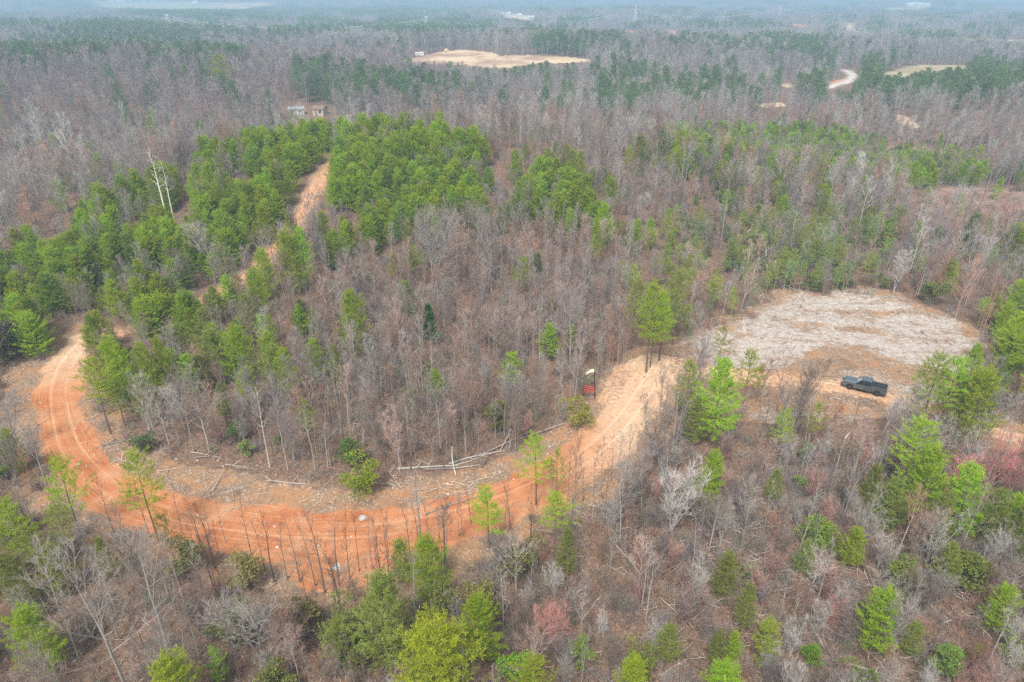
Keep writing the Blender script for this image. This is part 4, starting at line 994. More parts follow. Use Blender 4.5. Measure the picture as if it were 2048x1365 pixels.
def groves():
    y = 745.0
    while y < 9000:
        cell = 20 if y < 1500 else (32 if y < 3000 else 64)
        w_ = y * 0.80 + 80
        n_ = int(2 * w_ / cell)
        xs = np.linspace(-w_, w_, n_) + rng.uniform(-cell * 0.3, cell * 0.3, n_)
        GROVES.append(np.stack([xs, y + rng.uniform(-cell * 0.3, cell * 0.3, n_), np.full(n_, cell)], 1)); y += cell
groves()
GROVES = np.vstack(GROVES)
# ------------------------------------------------------------------ linking helpers
def tag(o, label=None, cat=None, group=None, kind=None):
    if label: o['label'] = label
    if cat: o['category'] = cat
    if group: o['group'] = group
    if kind: o['kind'] = kind
    return o
def empty(name, loc=(0, 0, 0), rz=0.0, scale=(1, 1, 1)):
    o = bpy.data.objects.new(name, None); COL.objects.link(o)
    o.empty_display_size = 0.3
    o.location = loc; o.rotation_euler = (0, 0, rz); o.scale = scale
    return o
def link_mesh(name, me, parent=None, color=None):
    o = bpy.data.objects.new(name, me); COL.objects.link(o)
    if parent is not None: o.parent = parent
    if color is not None: o['tint'] = [float(v) for v in color]
    return o

# ------------------------------------------------------------------ masses nobody could count: one scattered object each
SRC = {}
def joined_mesh(kind, var):
    key = (kind, var)
    if key not in SRC: SRC[key] = joined('%s_%d' % (kind, var), PROTO[kind][var][3])
    return SRC[key]
def scatter(name, sources, pts, label, cat):
    """sources: list of (mesh, colour); pts: list of (x,y,z,rot,scale xyz,source index)"""
    c = bpy.data.collections.new(name + '_plants')
    for i, (me, col) in enumerate(sources):
        s = bpy.data.objects.new('%s_plant_%03d' % (name, i), me); s.color = (*col, 1); c.objects.link(s)
    A = np.array([[p[0], p[1], p[2]] for p in pts], np.float32)
    me = bpy.data.meshes.new(name); me.vertices.add(len(A)); me.vertices.foreach_set('co', A.ravel())
    a = me.attributes.new('turn', 'FLOAT_VECTOR', 'POINT'); a.data.foreach_set('vector', np.array([p[3] if isinstance(p[3], tuple) else (0, 0, p[3]) for p in pts], np.float32).ravel())
    a = me.attributes.new('size', 'FLOAT_VECTOR', 'POINT'); a.data.foreach_set('vector', np.array([p[4] for p in pts], np.float32).ravel())
    a = me.attributes.new('tint', 'FLOAT_VECTOR', 'POINT'); a.data.foreach_set('vector', np.array([sources[p[5]][1] for p in pts], np.float32).ravel())
    a = me.attributes.new('pick', 'INT', 'POINT'); a.data.foreach_set('value', np.array([p[5] for p in pts], np.int32))
    o = bpy.data.objects.new(name, me); COL.objects.link(o)
    ng = bpy.data.node_groups.new(name, 'GeometryNodeTree')
    ng.interface.new_socket('Geometry', in_out='INPUT', socket_type='NodeSocketGeometry')
    ng.interface.new_socket('Geometry', in_out='OUTPUT', socket_type='NodeSocketGeometry')
    n, l = ng.nodes, ng.links
    gi = n.new('NodeGroupInput'); go = n.new('NodeGroupOutput')
    ci = n.new('GeometryNodeCollectionInfo'); ci.inputs['Collection'].default_value = c
    ci.inputs['Separate Children'].default_value = True; ci.inputs['Reset Children'].default_value = True
    ip = n.new('GeometryNodeInstanceOnPoints'); ip.inputs['Pick Instance'].default_value = True
    def attr(nm, t):
        q = n.new('GeometryNodeInputNamedAttribute'); q.data_type = t; q.inputs['Name'].default_value = nm
        return q.outputs['Attribute']
    l.new(gi.outputs[0], ip.inputs['Points']); l.new(ci.outputs[0], ip.inputs['Instance'])
    l.new(attr('pick', 'INT'), ip.inputs['Instance Index'])
    l.new(attr('turn', 'FLOAT_VECTOR'), ip.inputs['Rotation']); l.new(attr('size', 'FLOAT_VECTOR'), ip.inputs['Scale'])
    l.new(ip.outputs[0], go.inputs[0])
    md = o.modifiers.new('scatter', 'NODES'); md.node_group = ng
    tag(o, label, cat, kind='stuff')
    return o

# ------------------------------------------------------------------ pick the trees that show largest as things of their own
for p in plants:
    bx, by, d = project(p['x'], p['y'], p['z']); tx_, ty_, d2 = project(p['x'], p['y'], p['z'] + p['h'])
    p['px'], p['py'], p['tpx'], p['tpy'] = float(bx), float(by), float(tx_), float(ty_)
    p['size'] = p['h'] / float(d)
    vis = (-10 < p['tpx'] < PW + 10) and (-10 < p['tpy'] < PH - 12)
    if by > 0 and d > 0 and not (-40 < p['px'] < PW + 40): vis = vis and (10 < p['tpx'] < PW - 10)
    p['vis'] = vis
FAMILY = {'pine': 'pine', 'slim_pine': 'pine', 'open_pine': 'pine', 'bare': 'leafless', 'twin': 'leafless', 'broad': 'leafless', 'pole': 'leafless', 'snag': 'dead', 'cedar': 'cedar', 'leafy': 'leafy', 'thicket': 'thicket', 'brush': 'brush'}
chosen = []
for fam, cap in (('pine', 300), ('leafless', 300), ('dead', 40), ('cedar', 10), ('leafy', 120), ('thicket', 0)):
    q = [p for p in plants if FAMILY[p['kind']] == fam and p['vis']]
    q.sort(key=lambda p: (not p['hand'], -p['size']))
    if fam == 'thicket': q = [p for p in q if p['hand']]; cap = 60
    for p in q[:cap]: p['thing'] = fam; chosen.append(p)

NUM = ['', 'first', 'second', 'third', 'fourth', 'fifth', 'sixth', 'seventh', 'eighth', 'ninth', 'tenth', 'eleventh', 'twelfth']
CARD = ['', 'one', 'two', 'three', 'four', 'five', 'six', 'seven', 'eight', 'nine', 'ten', 'eleven', 'twelve']
HUES = [(G_BRIGHT, 'bright green'), (G_YEL, 'yellow-green'), (G_OLIVE, 'olive'), (G_MID, 'mid-green'), (G_DARK, 'dark green'), (G_BLUE, 'blue-green'),
        ]
BARKS = [(B_GREY, 'grey'), (B_BROWN, 'brown'), (B_DARK, 'dark'), (B_PALE, 'pale'), ((0.6, 0.18, 0.16), 'red-twigged'), (B_PURP, 'purplish'), (B_ORANGE, 'russet')]
def hue(c, table):
    c = np.array(c); c = c / (c.sum() + 1e-6) + 0.35 * c
    def f(t): t = np.array(t); return t / t.sum() + 0.35 * t
    return min(table, key=lambda t: np.abs(f(t[0]) - c).sum())[1]
PLACES = [
    ('at the bottom edge', [(-300, 1270), (2400, 1270), (2400, 2000), (-300, 2000)]),
    ('on hill left of track', ZONES[1][1]), ('on hill right of track', ZONES[2][1]),
    ('above the left road bend', ZONES[3][1]), ('inside the road loop', ZONES[4][1]), ('on the upper verge', ZONES[5][1]),
    ('behind the road fork', ZONES[6][1]), ('behind the clearing', ZONES[7][1]), ('on the cut-over slope', CUT), ('in the distant pine belt', ZONES[10][1]),
    ('right of the hill', ZONES[11][1]),
    ('between fork and truck', [(1330, 690), (1690, 690), (1690, 940), (1330, 940)]), ('right of the truck', [(1690, 600), (2400, 600), (2400, 920), (1690, 920)]),
    ('just below the road', ZONES[15][1]), ('in the lower left wood', ZONES[16][1]), ('just below the fork', ZONES[17][1]),
    ('in brush below the road', ZONES[18][1]), ('below the truck', ZONES[19][1]),
    ('behind the hill', [(-300, 100), (800, 100), (800, 460), (-300, 560)]),
    ('near the dirt road', [(-300, 620), (1400, 620), (1400, 1270), (-300, 1270)]),
]
def place(p):
    for nm, poly in PLACES:
        if inpoly([p['px']], [p['py']], poly)[0]: return nm
    return 'beyond the clearing'
def describe(p):
    k = p['kind']; fam = p['thing']
    tall = ''
    if fam == 'pine':
        tall = 'tall ' if p['h'] > 9.5 else ('small ' if p['h'] < 5.8 else '')
        return tall + hue(p['col'], HUES) + {'pine': ' bushy', 'slim_pine': ' long-stemmed', 'open_pine': ' thin'}[k] + ' pine'
    if fam == 'cedar': return 'dark green conical cedar'
    if fam == 'leafy': return ('large ' if p['h'] > 4.2 else ('low ' if p['h'] < 2.4 else '')) + ('bright' if p['col'][1] > 0.195 else 'dull') + ' leafy evergreen shrub'
    b = hue(p['col'], BARKS)
    if fam == 'dead': return ('white' if p['note'] == 'white' else b) + ' dead tree'
    if fam == 'thicket': return b + ' many-stemmed shrub'
    tall = 'tall ' if p['h'] > 9.5 else ('small ' if p['h'] < 5.5 else '')
    return tall + b + {'bare': ' leafless tree', 'twin': ' forked leafless tree', 'broad': ' broad leafless tree', 'pole': ' slender sapling'}[k]
groups = {}
ORD = 0
for p in chosen:
    p['desc'] = describe(p); p['place'] = place(p)
    groups.setdefault((p['desc'], p['place']), []).append(p)
def rank_words(i, n):
    if n == 1: return ''
    if n == 2: return ['left one of two', 'right one of two'][i]
    if i == 0: return 'leftmost of %s' % CARD[n]
    if i == n - 1: return 'rightmost of %s' % CARD[n]
    return '%s of %s from left' % (NUM[i + 1], CARD[n])
def label_group(ps, desc, pl):
    def emit(sub, row):
        sub.sort(key=lambda p: p['tpx'])
        for i, p in enumerate(sub):
            r = rank_words(i, len(sub))
            tail = ((', ' + r) if r else '')
            t = ' '.join([desc, pl] + ([row] if row else [])) + tail
            if len(t.split()) > 16: t = t.replace(' from left', '')
            if len(t.split()) > 16: t = t.replace('of the photo', '').replace('  ', ' ')
            p['label'] = t
    def rows(q, extra):
        if len(q) <= 9: emit(q, extra); return
        q.sort(key=lambda p: p['py'])
        nrow = min(4, int(math.ceil(len(q) / 9.0)))
        names = {2: ['back row', 'front row'], 3: ['back row', 'middle row', 'front row'], 4: ['back row', 'upper row', 'lower row', 'front row']}
        for k in range(nrow):
            emit(q[k * len(q) // nrow:(k + 1) * len(q) // nrow], (extra + ' ' + names[nrow][k]).strip())
    if len(ps) <= 40: rows(ps, ''); return
    ps.sort(key=lambda p: p['tpx']); h = len(ps) // 2
    rows(ps[:h], 'left half'); rows(ps[h:], 'right half')
for (d_, pl_), ps in groups.items(): label_group(ps, d_, pl_)
TNAME = {'pine': 'pine_tree', 'leafless': 'leafless_tree', 'dead': 'dead_tree', 'cedar': 'cedar_tree', 'leafy': 'evergreen_shrub', 'thicket': 'leafless_shrub'}
TCAT = {'pine': 'pine tree', 'leafless': 'bare tree', 'dead': 'dead tree', 'cedar': 'cedar tree', 'leafy': 'shrub', 'thicket': 'shrub'}
TGRP = {'pine': 'pine trees', 'leafless': 'leafless trees', 'dead': 'standing dead trees', 'cedar': 'dark cedars', 'leafy': 'broad-leaved evergreen shrubs', 'thicket': 'many-stemmed leafless shrubs'}
B_TRUNK = {'pine': (0.16, 0.11, 0.085), 'cedar': (0.17, 0.12, 0.09), 'leafy': (0.2, 0.16, 0.13)}
for p in chosen:
    fam = p['thing']; Ht, tm, cm, _ = PROTO[p['kind']][p['var']]
    s = p['h'] / Ht; w = s * p['wide'] * (1.0 if s > 0.85 else 1.08)
    e = empty(TNAME[fam] if p['kind'] != 'pole' else 'sapling', (p['x'], p['y'], p['z'] - 0.05), p['rot'], (w, w, s))
    tag(e, p['label'], TCAT[fam] if p['kind'] != 'pole' else 'sapling', TGRP[fam])
    tcol = B_TRUNK.get(fam, tuple(np.array(p['col']) * 1.08))
    if fam in ('leafless', 'dead', 'thicket') and p['note'] is None and p['kind'] != 'pole': tcol = tuple(np.array(tcol) * 0.5 + np.array((0.34, 0.32, 0.30)) * 0.5)
    if p['note'] == 'red': tcol = (0.3, 0.25, 0.23)
    if tm: link_mesh('trunk', tm, e, tcol)
    link_mesh('branches' if fam in ('leafless', 'dead', 'thicket') else 'crown', cm, e, p['col'])

# the rest of each kind, one object per kind
def bulk(name, fams, label, cat, extra=()):
    srcs, key, pts = [], {}, []
    for p in plants:
        if 'thing' in p or FAMILY[p['kind']] not in fams: continue
        c = tuple(round(v, 2) for v in p['col']) if p['kind'] not in ('bare', 'twin', 'broad') else tuple(round(v * 20) / 20 for v in p['col'])
        k = (p['kind'], p['var'], c)
        if k not in key: key[k] = len(srcs); srcs.append((joined_mesh(p['kind'], p['var']), p['col']))
        s = p['h'] / PROTO[p['kind']][p['var']][0]
        pts.append((p['x'], p['y'], p['z'] - 0.05, p['rot'], (s * p['wide'],) * 2 + (s,), key[k]))
    for (kd, x_, y_, z_, h_, ci) in extra:
        cols = [G_FAR, (0.18, 0.25, 0.115), (0.22, 0.30, 0.09)] if kd == 'far_pine' else [(0.31, 0.285, 0.265), (0.285, 0.25, 0.24), (0.37, 0.345, 0.32), (0.29, 0.235, 0.225)]
        v = int(rng.integers(len(PROTO[kd]))); k = (kd, v, ci)
        if k not in key: key[k] = len(srcs); srcs.append((joined_mesh(kd, v), cols[ci]))
        s = h_ / PROTO[kd][v][0]
        pts.append((x_, y_, z_ - 0.1, rng.uniform(0, 6.28), (s, s, s), key[k]))
    print(name, len(pts), 'instances from', len(srcs))
    return scatter(name, srcs, pts, label, cat)
bulk('pine_wood', ('pine', 'cedar'), 'mass of young green pines filling the hill, the belt and the woods behind', 'pine wood', [f for f in FAR if f[0] == 'far_pine'])
bulk('leafless_wood', ('leafless', 'dead'), 'mass of leafless grey-brown trees filling the woods beyond the single ones', 'bare wood', [f for f in FAR if f[0] != 'far_pine'])
bulk('undergrowth', ('brush', 'thicket', 'leafy'), 'low tangle of leafless grey-brown brush covering the forest floor', 'undergrowth')

# distant groves
def grove(seed, cell, pine_share, lod):
    rg = np.random.default_rng(seed); W, G = MB(), MB()
    n_ = int(cell * cell / (26 if lod == 0 else (34 if lod == 1 else 60)))
    ca, cb, cs, ds = [], [], [], []
    for i in range(n_):
        x_, y_ = rg.uniform(-cell * .56, cell * .56, 2); h_ = rg.uniform(9, 17); zb = -2.0
        if rg.random() < pine_share:
            h_ *= 1.1
            W.tube([[x_, y_, zb], [x_, y_, h_ * 0.8]], [0.2, 0.08], 3)
            m_ = 46 if lod == 0 else (26 if lod == 1 else 14)
            k = rg.random(m_); az = rg.uniform(0, 6.28, m_); rr = 2.6 * (1 - k) ** 0.6 * np.sqrt(rg.random(m_))
            cs.append(np.stack([x_ + np.cos(az) * rr, y_ + np.sin(az) * rr, h_ * (0.32 + 0.66 * k)], 1)); ds.append(np.stack([np.cos(az), np.sin(az), np.full(m_, 0.8)], 1) / 1.28)
        else:
            W.tube([[x_, y_, zb], [x_ + rg.normal(0, .3), y_, h_ * 0.5], [x_ + rg.normal(0, .6), y_, h_ * 0.97]], [0.22, 0.16, 0.05], 3)
            m_ = 34 if lod == 0 else (20 if lod == 1 else 11)
            for j in range(m_):
                k = rg.uniform(0.32, 0.95); az = rg.uniform(0, 6.28); L = rg.uniform(1.5, 3.4) * (1.25 - 0.8 * k)
                a = np.array([x_, y_, h_ * k]); q = np.array([math.cos(az) * 0.75, math.sin(az) * 0.75, 0.75])
                if j % 3: a = a + q * L * rg.uniform(0.3, 0.9); q = q + rg.normal(0, 0.5, 3)
                ca.append(a); cb.append(a + q * L)
    if ca: W.cones(ca, cb, 0.05 if lod == 0 else (0.075 if lod == 1 else 0.13))
    if cs: G.blades(np.vstack(cs), np.vstack(ds), 3, 1.5 if lod < 2 else 2.4, 0.36 if lod < 2 else 0.6, rg, 0.8, 0.1, 0.3)
    return joined('grove_%d' % seed, [(W, M_TWIG), (G, M_NEEDLE)])
class TwoTone: pass
gs, gk, gp = [], {}, []
cells = [20, 32, 64]
# leafless groves carry the bark tint, pine groves the needle tint: each grove is all of one sort
for ci, cell in enumerate(cells):
    for v in range(3):
        gk[(ci, 'b', v)] = len(gs); gs.append((grove(500 + ci * 10 + v, cell, 0.0, ci), [(0.30, 0.275, 0.255), (0.27, 0.245, 0.23), (0.34, 0.32, 0.295)][v]))
        gk[(ci, 'p', v)] = len(gs); gs.append((grove(600 + ci * 10 + v, cell, 1.0, ci), [(0.20, 0.275, 0.12), (0.17, 0.25, 0.12), (0.22, 0.30, 0.10)][v]))
x, y, z, px, py, fld, pinep = classify(GROVES[:, :2], 14)
patn = fbm(x / 160, y / 200, 97, 3)
clr = clear_height(x, y, z, 14.0)
for i in range(len(x)):
    if fld[i] or clr[i] < 0.3: continue
    ci = cells.index(int(GROVES[i, 2]))
    t = 'p' if rng.random() < pinep[i] * 0.9 else 'b'
    v = min(2, int(patn[i] * 3.6 - 0.3)) if rng.random() < 0.6 else int(rng.integers(3))
    s = rng.uniform(0.85, 1.12) * clr[i]
    gp.append((x[i], y[i], z[i] - 0.5, int(rng.integers(4)) * math.pi / 2 + rng.normal(0, 0.1), (1.05, 1.05, s * (0.8 if t == 'b' and patn[i] < 0.4 else 1)), gk[(ci, t, max(0, v))]))
print('distant_wood', len(gp))
scatter('distant_wood', gs, gp, 'far-off hazy wood of leafless trees and dark pines reaching the horizon', 'distant wood')
# ------------------------------------------------------------------ fallen branches, stones, logs
def stick(seed, L=2.4, r=0.028, forks=3):
    rg = np.random.default_rng(seed); B = MB()
    p = [np.array([-L / 2, 0, 0.05])]
    for q in range(4): p.append(p[-1] + np.array([L / 4, rg.normal(0, 0.07 * L), rg.normal(0.01, 0.03)]))
    p = np.array(p); p[:, 2] = np.abs(p[:, 2]) + 0.03
    B.tube(p, np.linspace(r, r * 0.4, 5), 4, True)
    for q in range(forks):
        i = rg.integers(1, 4); d = np.array([rg.uniform(0.3, 1), rg.choice([-1, 1]) * rg.uniform(0.4, 1), rg.uniform(0, 0.6)]) * L * rg.uniform(0.15, 0.4)
        B.tube([p[i], p[i] + d * 0.5, p[i] + d], [r * 0.6, r * 0.45, r * 0.2], 3)
    return B
STK = [joined('stick_%d' % i, [(stick(700 + i, [2.2, 3.4, 1.4, 4.6, 0.8][i], [0.03, 0.035, 0.028, 0.05, 0.035][i], [3, 5, 2, 4, 0][i]), M_TWIG)]) for i in range(5)]
SCOL = [(0.46, 0.40, 0.34), (0.36, 0.31, 0.275), (0.56, 0.47, 0.37), (0.27, 0.21, 0.175)]
ssrc = [(m_, c_) for m_ in STK for c_ in SCOL]
STZ = [([(-200, 670), (140, 655), (200, 760), (240, 880), (430, 915), (640, 955), (900, 945), (1080, 885), (1190, 790), (1230, 800), (1110, 940), (900, 1025), (640, 1045), (300, 1015), (150, 950), (0, 900)], 0.55),
       (OPENING, 0.38), (CUT, 0.6), (CUT2, 0.4), (ZONES[7][1], 0.22), (ZONES[18][1], 0.5), (ZONES[19][1], 1.0), (ZONES[16][1], 0.25), (ZONES[4][1], 0.05), (ZONES[15][1], 0.12)]
N = 90000
yy = rng.uniform(28, 260, N); xx = rng.uniform(-210, 210, N)
ok = np.abs(xx) < yy * 0.85 + 25; xx, yy = xx[ok], yy[ok]
zz = H(xx, yy); qx, qy, _ = project(xx, yy, zz)
dn = np.full(len(xx), 0.03)
for poly, v in STZ[::-1]: dn = np.where(inpoly(qx, qy, poly), v, dn)
uu, ss, _, ww, kk = road_coords(xx, yy)
dn = np.where(np.abs(uu) < ww * 0.9, np.where(kk == 0, 0.006, 0.05), dn)
clus = fbm(xx / 5, yy / 5, 101, 2); ang = fbm(xx / 7, yy / 7, 103, 2) * 12
keep = rng.random(len(xx)) < dn * np.clip((clus - 0.30) * 4, 0.15, 2.0) * (420 * 232 * ok.mean() / len(xx))
pts = []
for i in np.where(keep)[0]:
    inlow = qx[i] > 1240 and qy[i] > 1000
    v = int(rng.choice(5, p=[0.28, 0.2, 0.27, 0.12, 0.13] if inlow else [0.24, 0.1, 0.3, 0.03, 0.33])); c_ = int(rng.choice(4, p=[0.34, 0.3, 0.16, 0.2] if inlow else [0.28, 0.22, 0.3, 0.2]))
    s_ = rng.uniform(0.6, 1.3)
    pts.append((xx[i], yy[i], zz[i] + 0.03 + (rng.uniform(0, 0.35) if inlow else 0), (rng.normal(0, 0.06), rng.normal(0, 0.10), ang[i] + rng.normal(0, 0.5)), (s_, s_, s_), v * 4 + c_))
print('fallen branches', len(pts))
scatter('fallen_branches', ssrc, pts, 'loose broken sticks and branches littering the verges, clearing and brushy slopes', 'branches')
def pebble(seed):
    rg = np.random.default_rng(seed); b = bmesh.new(); bmesh.ops.create_icosphere(b, subdivisions=1, radius=0.5)
    for v in b.verts: v.co = Vector((v.co.x * rg.uniform(0.8, 1.25), v.co.y * rg.uniform(0.6, 1.0), v.co.z * rg.uniform(0.4, 0.7)))
    me = bpy.data.meshes.new('pebble'); b.to_mesh(me); b.free(); me.materials.append(M_TWIG); return me
PBL = [(pebble(i), c_) for i in range(3) for c_ in ((0.60, 0.54, 0.48), (0.46, 0.36, 0.29), (0.50, 0.27, 0.16))]
pts = []
nr = rng.random(len(xx))
inv_ = inpoly(qx, qy, STZ[0][0]) | (inpoly(qx, qy, [(0, 640), (250, 700), (330, 930), (640, 990), (1190, 900), (1190, 1000), (850, 1110), (640, 1160), (330, 1080), (0, 950)]))
for i in np.where(inv_ & (nr < 0.30))[0]:
    s_ = rng.uniform(0.10, 0.32) * (1.6 if rng.random() < 0.06 else 1)
    pts.append((xx[i], yy[i], zz[i] + s_ * 0.1, rng.uniform(0, 6.28), (s_, s_, s_), int(rng.integers(9))))
scatter('stones', PBL, pts, 'small pale stones and clods strewn on the dirt road and its verges', 'stones')

LOGS = []
def log(x1, y1, x2, y2, r, col, label, lift=0.0, stubs=3):
    a = np.array(at(x1, y1)); b = np.array(at(x2, y2))
    rg = np.random.default_rng(int(x1 * 7 + y1))
    L = np.linalg.norm(b - a)
    T, S = MB(), MB()
    k = np.linspace(0, 1, 7)
    pts = np.stack([(b - a) * t for t in k]) ; side = unit(np.array([-(b - a)[1], (b - a)[0], 0]))
    bend = rg.normal(0, 0.02 * L)
    pts += side[None] * (np.sin(k * 3.14) * bend)[:, None]
    g = H(a[0] + pts[:, 0], a[1] + pts[:, 1]) - a[2]
    pts[:, 2] = np.maximum(pts[:, 2], g) + r * 0.8 + lift * k
    T.tube(pts, 0.78 * r * np.linspace(1, 0.55, 7) * (1 + rg.normal(0, 0.06, 7)), 7, True)
    for q in range(stubs):
        i = rg.integers(2, 6); d = unit(side * rg.choice([-1, 1]) + np.array([0, 0, rg.uniform(0.3, 1.2)]) + 0.6 * unit(b - a)) * L * rg.uniform(0.08, 0.22)
        S.tube([pts[i], pts[i] + d * 0.6, pts[i] + d + np.array([0, 0, -0.1])], [r * 0.35, r * 0.25, r * 0.1], 4)
    e = empty('fallen_log', tuple(a)); tag(e, label, 'log', 'fallen logs')
    link_mesh('trunk', T.mesh('log_trunk', M_TWIG), e, col)
    if stubs: link_mesh('branches', S.mesh('log_stubs', M_TWIG), e, col)
W_, Gy, Tn = (0.44, 0.395, 0.35), (0.33, 0.29, 0.26), (0.40, 0.32, 0.24)
log(795, 940, 915, 934, 0.20, Gy, 'longest grey log lying level on the upper verge, middle of log heap')
log(850, 941, 910, 941, 0.22, (0.22, 0.18, 0.16), 'thick dark log with a pale end in the roadside log heap', stubs=1)
log(898, 930, 1012, 903, 0.16, W_, 'long pale log slanting up to the right out of the log heap')
log(902, 934, 972, 912, 0.12, W_, 'pale slim log just below the long slanting pale log')
log(898, 939, 960, 931, 0.10, W_, 'short pale log at the front right of the log heap', stubs=1)
log(912, 952, 905, 915, 0.11, W_, 'pale broken pole leaning upright over the log heap', lift=1.6, stubs=1)
log(960, 912, 1060, 872, 0.10, Gy, 'grey branchy treetop lying right of the log heap', lift=0.7, stubs=8)
log(1000, 905, 1040, 850, 0.12, Gy, 'grey forked limb sticking up beside the thin roadside pine', lift=1.6, stubs=7)
log(1035, 880, 1130, 852, 0.10, Gy, 'grey brush pile stem near the round evergreen bush by the road', lift=0.4, stubs=8)
log(535, 962, 612, 969, 0.12, W_, 'pale log lying across the verge above the road, left of the green bush', stubs=2)
log(532, 955, 545, 972, 0.10, W_, 'short pale pole propped at the left end of a verge log', lift=0.8, stubs=0)
log(425, 985, 450, 945, 0.08, W_, 'slim pale pole leaning on the verge above the left road bend', lift=0.5, stubs=1)
log(512, 990, 545, 985, 0.09, Tn, 'short tan log on the verge close to the road edge', stubs=0)
log(390, 918, 425, 915, 0.16, (0.25, 0.21, 0.18), 'short dark log at the wood edge above the left road bend', stubs=1)
log(205, 893, 275, 880, 0.13, (0.22, 0.18, 0.15), 'dark log under the leaning pine at the left road bend', stubs=5)
log(230, 905, 300, 868, 0.09, (0.25, 0.2, 0.17), 'dark branchy limb across the dark log at the left road bend', lift=0.4, stubs=6)
log(322, 866, 362, 892, 0.06, W_, 'thin pale bowed stem at the wood edge by the left bend', lift=0.6, stubs=0)
log(950, 985, 905, 1005, 0.08, Gy, 'small grey limb on the road edge below the log heap', stubs=4)
log(850, 1030, 990, 985, 0.13, Gy, 'long grey fallen tree reaching along the road edge below the log heap', stubs=6)
log(1610, 1232, 1648, 1300, 0.22, W_, 'thick pale log lying steeply downhill in the lower right brush', stubs=0)
log(1545, 1285, 1640, 1300, 0.13, W_, 'pale log lying level left of the thick pale downhill log', stubs=2)
log(1530, 1190, 1585, 1180, 0.09, W_, 'pale curved limb in the lower right brush above the pale logs', lift=0.4, stubs=3)
log(1465, 1225, 1490, 1240, 0.08, W_, 'short white stick-like log in the lower right brush', stubs=0)
log(1320, 1115, 1420, 1150, 0.13, (0.26, 0.21, 0.18), 'dark log crossing the reddish brush on the lower slope', stubs=4)
log(1355, 1165, 1400, 1125, 0.08, (0.3, 0.25, 0.21), 'slim dark log crossing the dark log on the lower slope', stubs=3)
log(1145, 1040, 1180, 1120, 0.10, (0.3, 0.255, 0.23), 'brown fallen stem pointing downhill below the right road bend', stubs=3)
log(1230, 1090, 1290, 1160, 0.10, Gy, 'grey log in the brush heap below the right road bend', stubs=7)
log(1500, 1330, 1590, 1350, 0.12, Gy, 'grey log among poles at the bottom edge, right of centre', stubs=5)
log(1700, 1330, 1800, 1360, 0.11, W_, 'pale log among poles at the lower right bottom edge', stubs=5)
log(1880, 1250, 1990, 1215, 0.10, Gy, 'grey log in the brush at the lower right', stubs=5)
log(1780, 1230, 1850, 1265, 0.09, Tn, 'tan slim log left of the grey log at lower right', stubs=4)
log(1535, 560, 1525, 515, 0.22, W_, 'pale broken trunk leaning upright behind the clearing', lift=3.5, stubs=2)
log(1490, 470, 1520, 450, 0.2, W_, 'pale uprooted tangle of limbs behind the clearing', lift=1.5, stubs=10)
log(1560, 575, 1680, 565, 0.18, Gy, 'grey fallen tree along the back edge of the clearing', lift=0.8, stubs=10)
log(1660, 540, 1700, 480, 0.16, Gy, 'grey leaning limb behind the middle of the clearing', lift=2.5, stubs=6)
log(1555, 568, 1600, 590, 0.14, Gy, 'grey bent limb at the clearing corner', lift=0.6, stubs=6)
log(1500, 640, 1560, 655, 0.09, Gy, 'thin grey stem on the left end of the clearing', stubs=2)
log(1690, 878, 1700, 866, 0.10, (0.66, 0.63, 0.6), 'short white log in the grass below the truck', stubs=0)
log(1505, 808, 1530, 812, 0.07, W_, 'small pale log at the foot of the flat-topped pines', stubs=1)
log(1000, 868, 1040, 862, 0.08, Gy, 'short grey log just right of the shady bush in the bare wood', stubs=1)

# ------------------------------------------------------------------ built things
def bx(b, x0, x1, y0, y1, z0, z1, bev=0.0):
    r = bmesh.ops.create_cube(b, size=1.0)
    for v in r['verts']: v.co = Vector(((x0 + x1) / 2 + v.co.x * (x1 - x0), (y0 + y1) / 2 + v.co.y * (y1 - y0), (z0 + z1) / 2 + v.co.z * (z1 - z0)))
    if bev: bmesh.ops.bevel(b, geom=[e for e in b.edges if all(v in r['verts'] for v in e.verts)], offset=bev, segments=2, affect='EDGES', profile=0.6)
def prism(b, prof, y0, y1, taper=0.0):
    """extrude an x/z outline across y; taper pulls high points inwards"""
    zs = [p[1] for p in prof]; zm, zM = min(zs), max(zs)
    a = []; c = []
    for x_, z_ in prof:
        t = taper * (z_ - zm) / (zM - zm + 1e-6)
        a.append(b.verts.new((x_, y0 + t, z_))); c.append(b.verts.new((x_, y1 - t, z_)))
    n_ = len(prof)
    b.faces.new(a[::-1]); b.faces.new(c)
    for i in range(n_): b.faces.new((a[i], a[(i + 1) % n_], c[(i + 1) % n_], c[i]))
def obm(name, b, mat, parent=None, smooth=False):
    bmesh.ops.recalc_face_normals(b, faces=b.faces)
    me = bpy.data.meshes.new(name); b.to_mesh(me); b.free(); me.materials.append(mat)
    if smooth:
        for p in me.polygons: p.use_smooth = True
    return link_mesh(name, me, parent)
def cyl(b, r, y0, y1, x, z, seg=24, r2=None):
    mt = Matrix.Translation((x, (y0 + y1) / 2, z)) @ Matrix.Rotation(math.pi / 2, 4, 'X')
    bmesh.ops.create_cone(b, cap_ends=True, segments=seg, radius1=r, radius2=r2 if r2 is not None else r, depth=abs(y1 - y0), matrix=mt)
M_PAINT = simple('black_paint_sky_sheen', (0.25, 0.31, 0.35), 0.2, metal=0.9, spec=0.8, var=0.15)  # blue-grey metallic base puts the sky's sheen into the black paint's colour
M_GLASS = simple('dark_glass', (0.02, 0.03, 0.032), 0.05, spec=0.9)
M_SHIELD = simple('windshield_sky_reflection', (0.50, 0.66, 0.67), 0.12, metal=0.7, spec=0.9)  # pale cyan: the sky's reflection is put into the glass colour
M_RUB = simple('rubber', (0.02, 0.02, 0.02), 0.9)
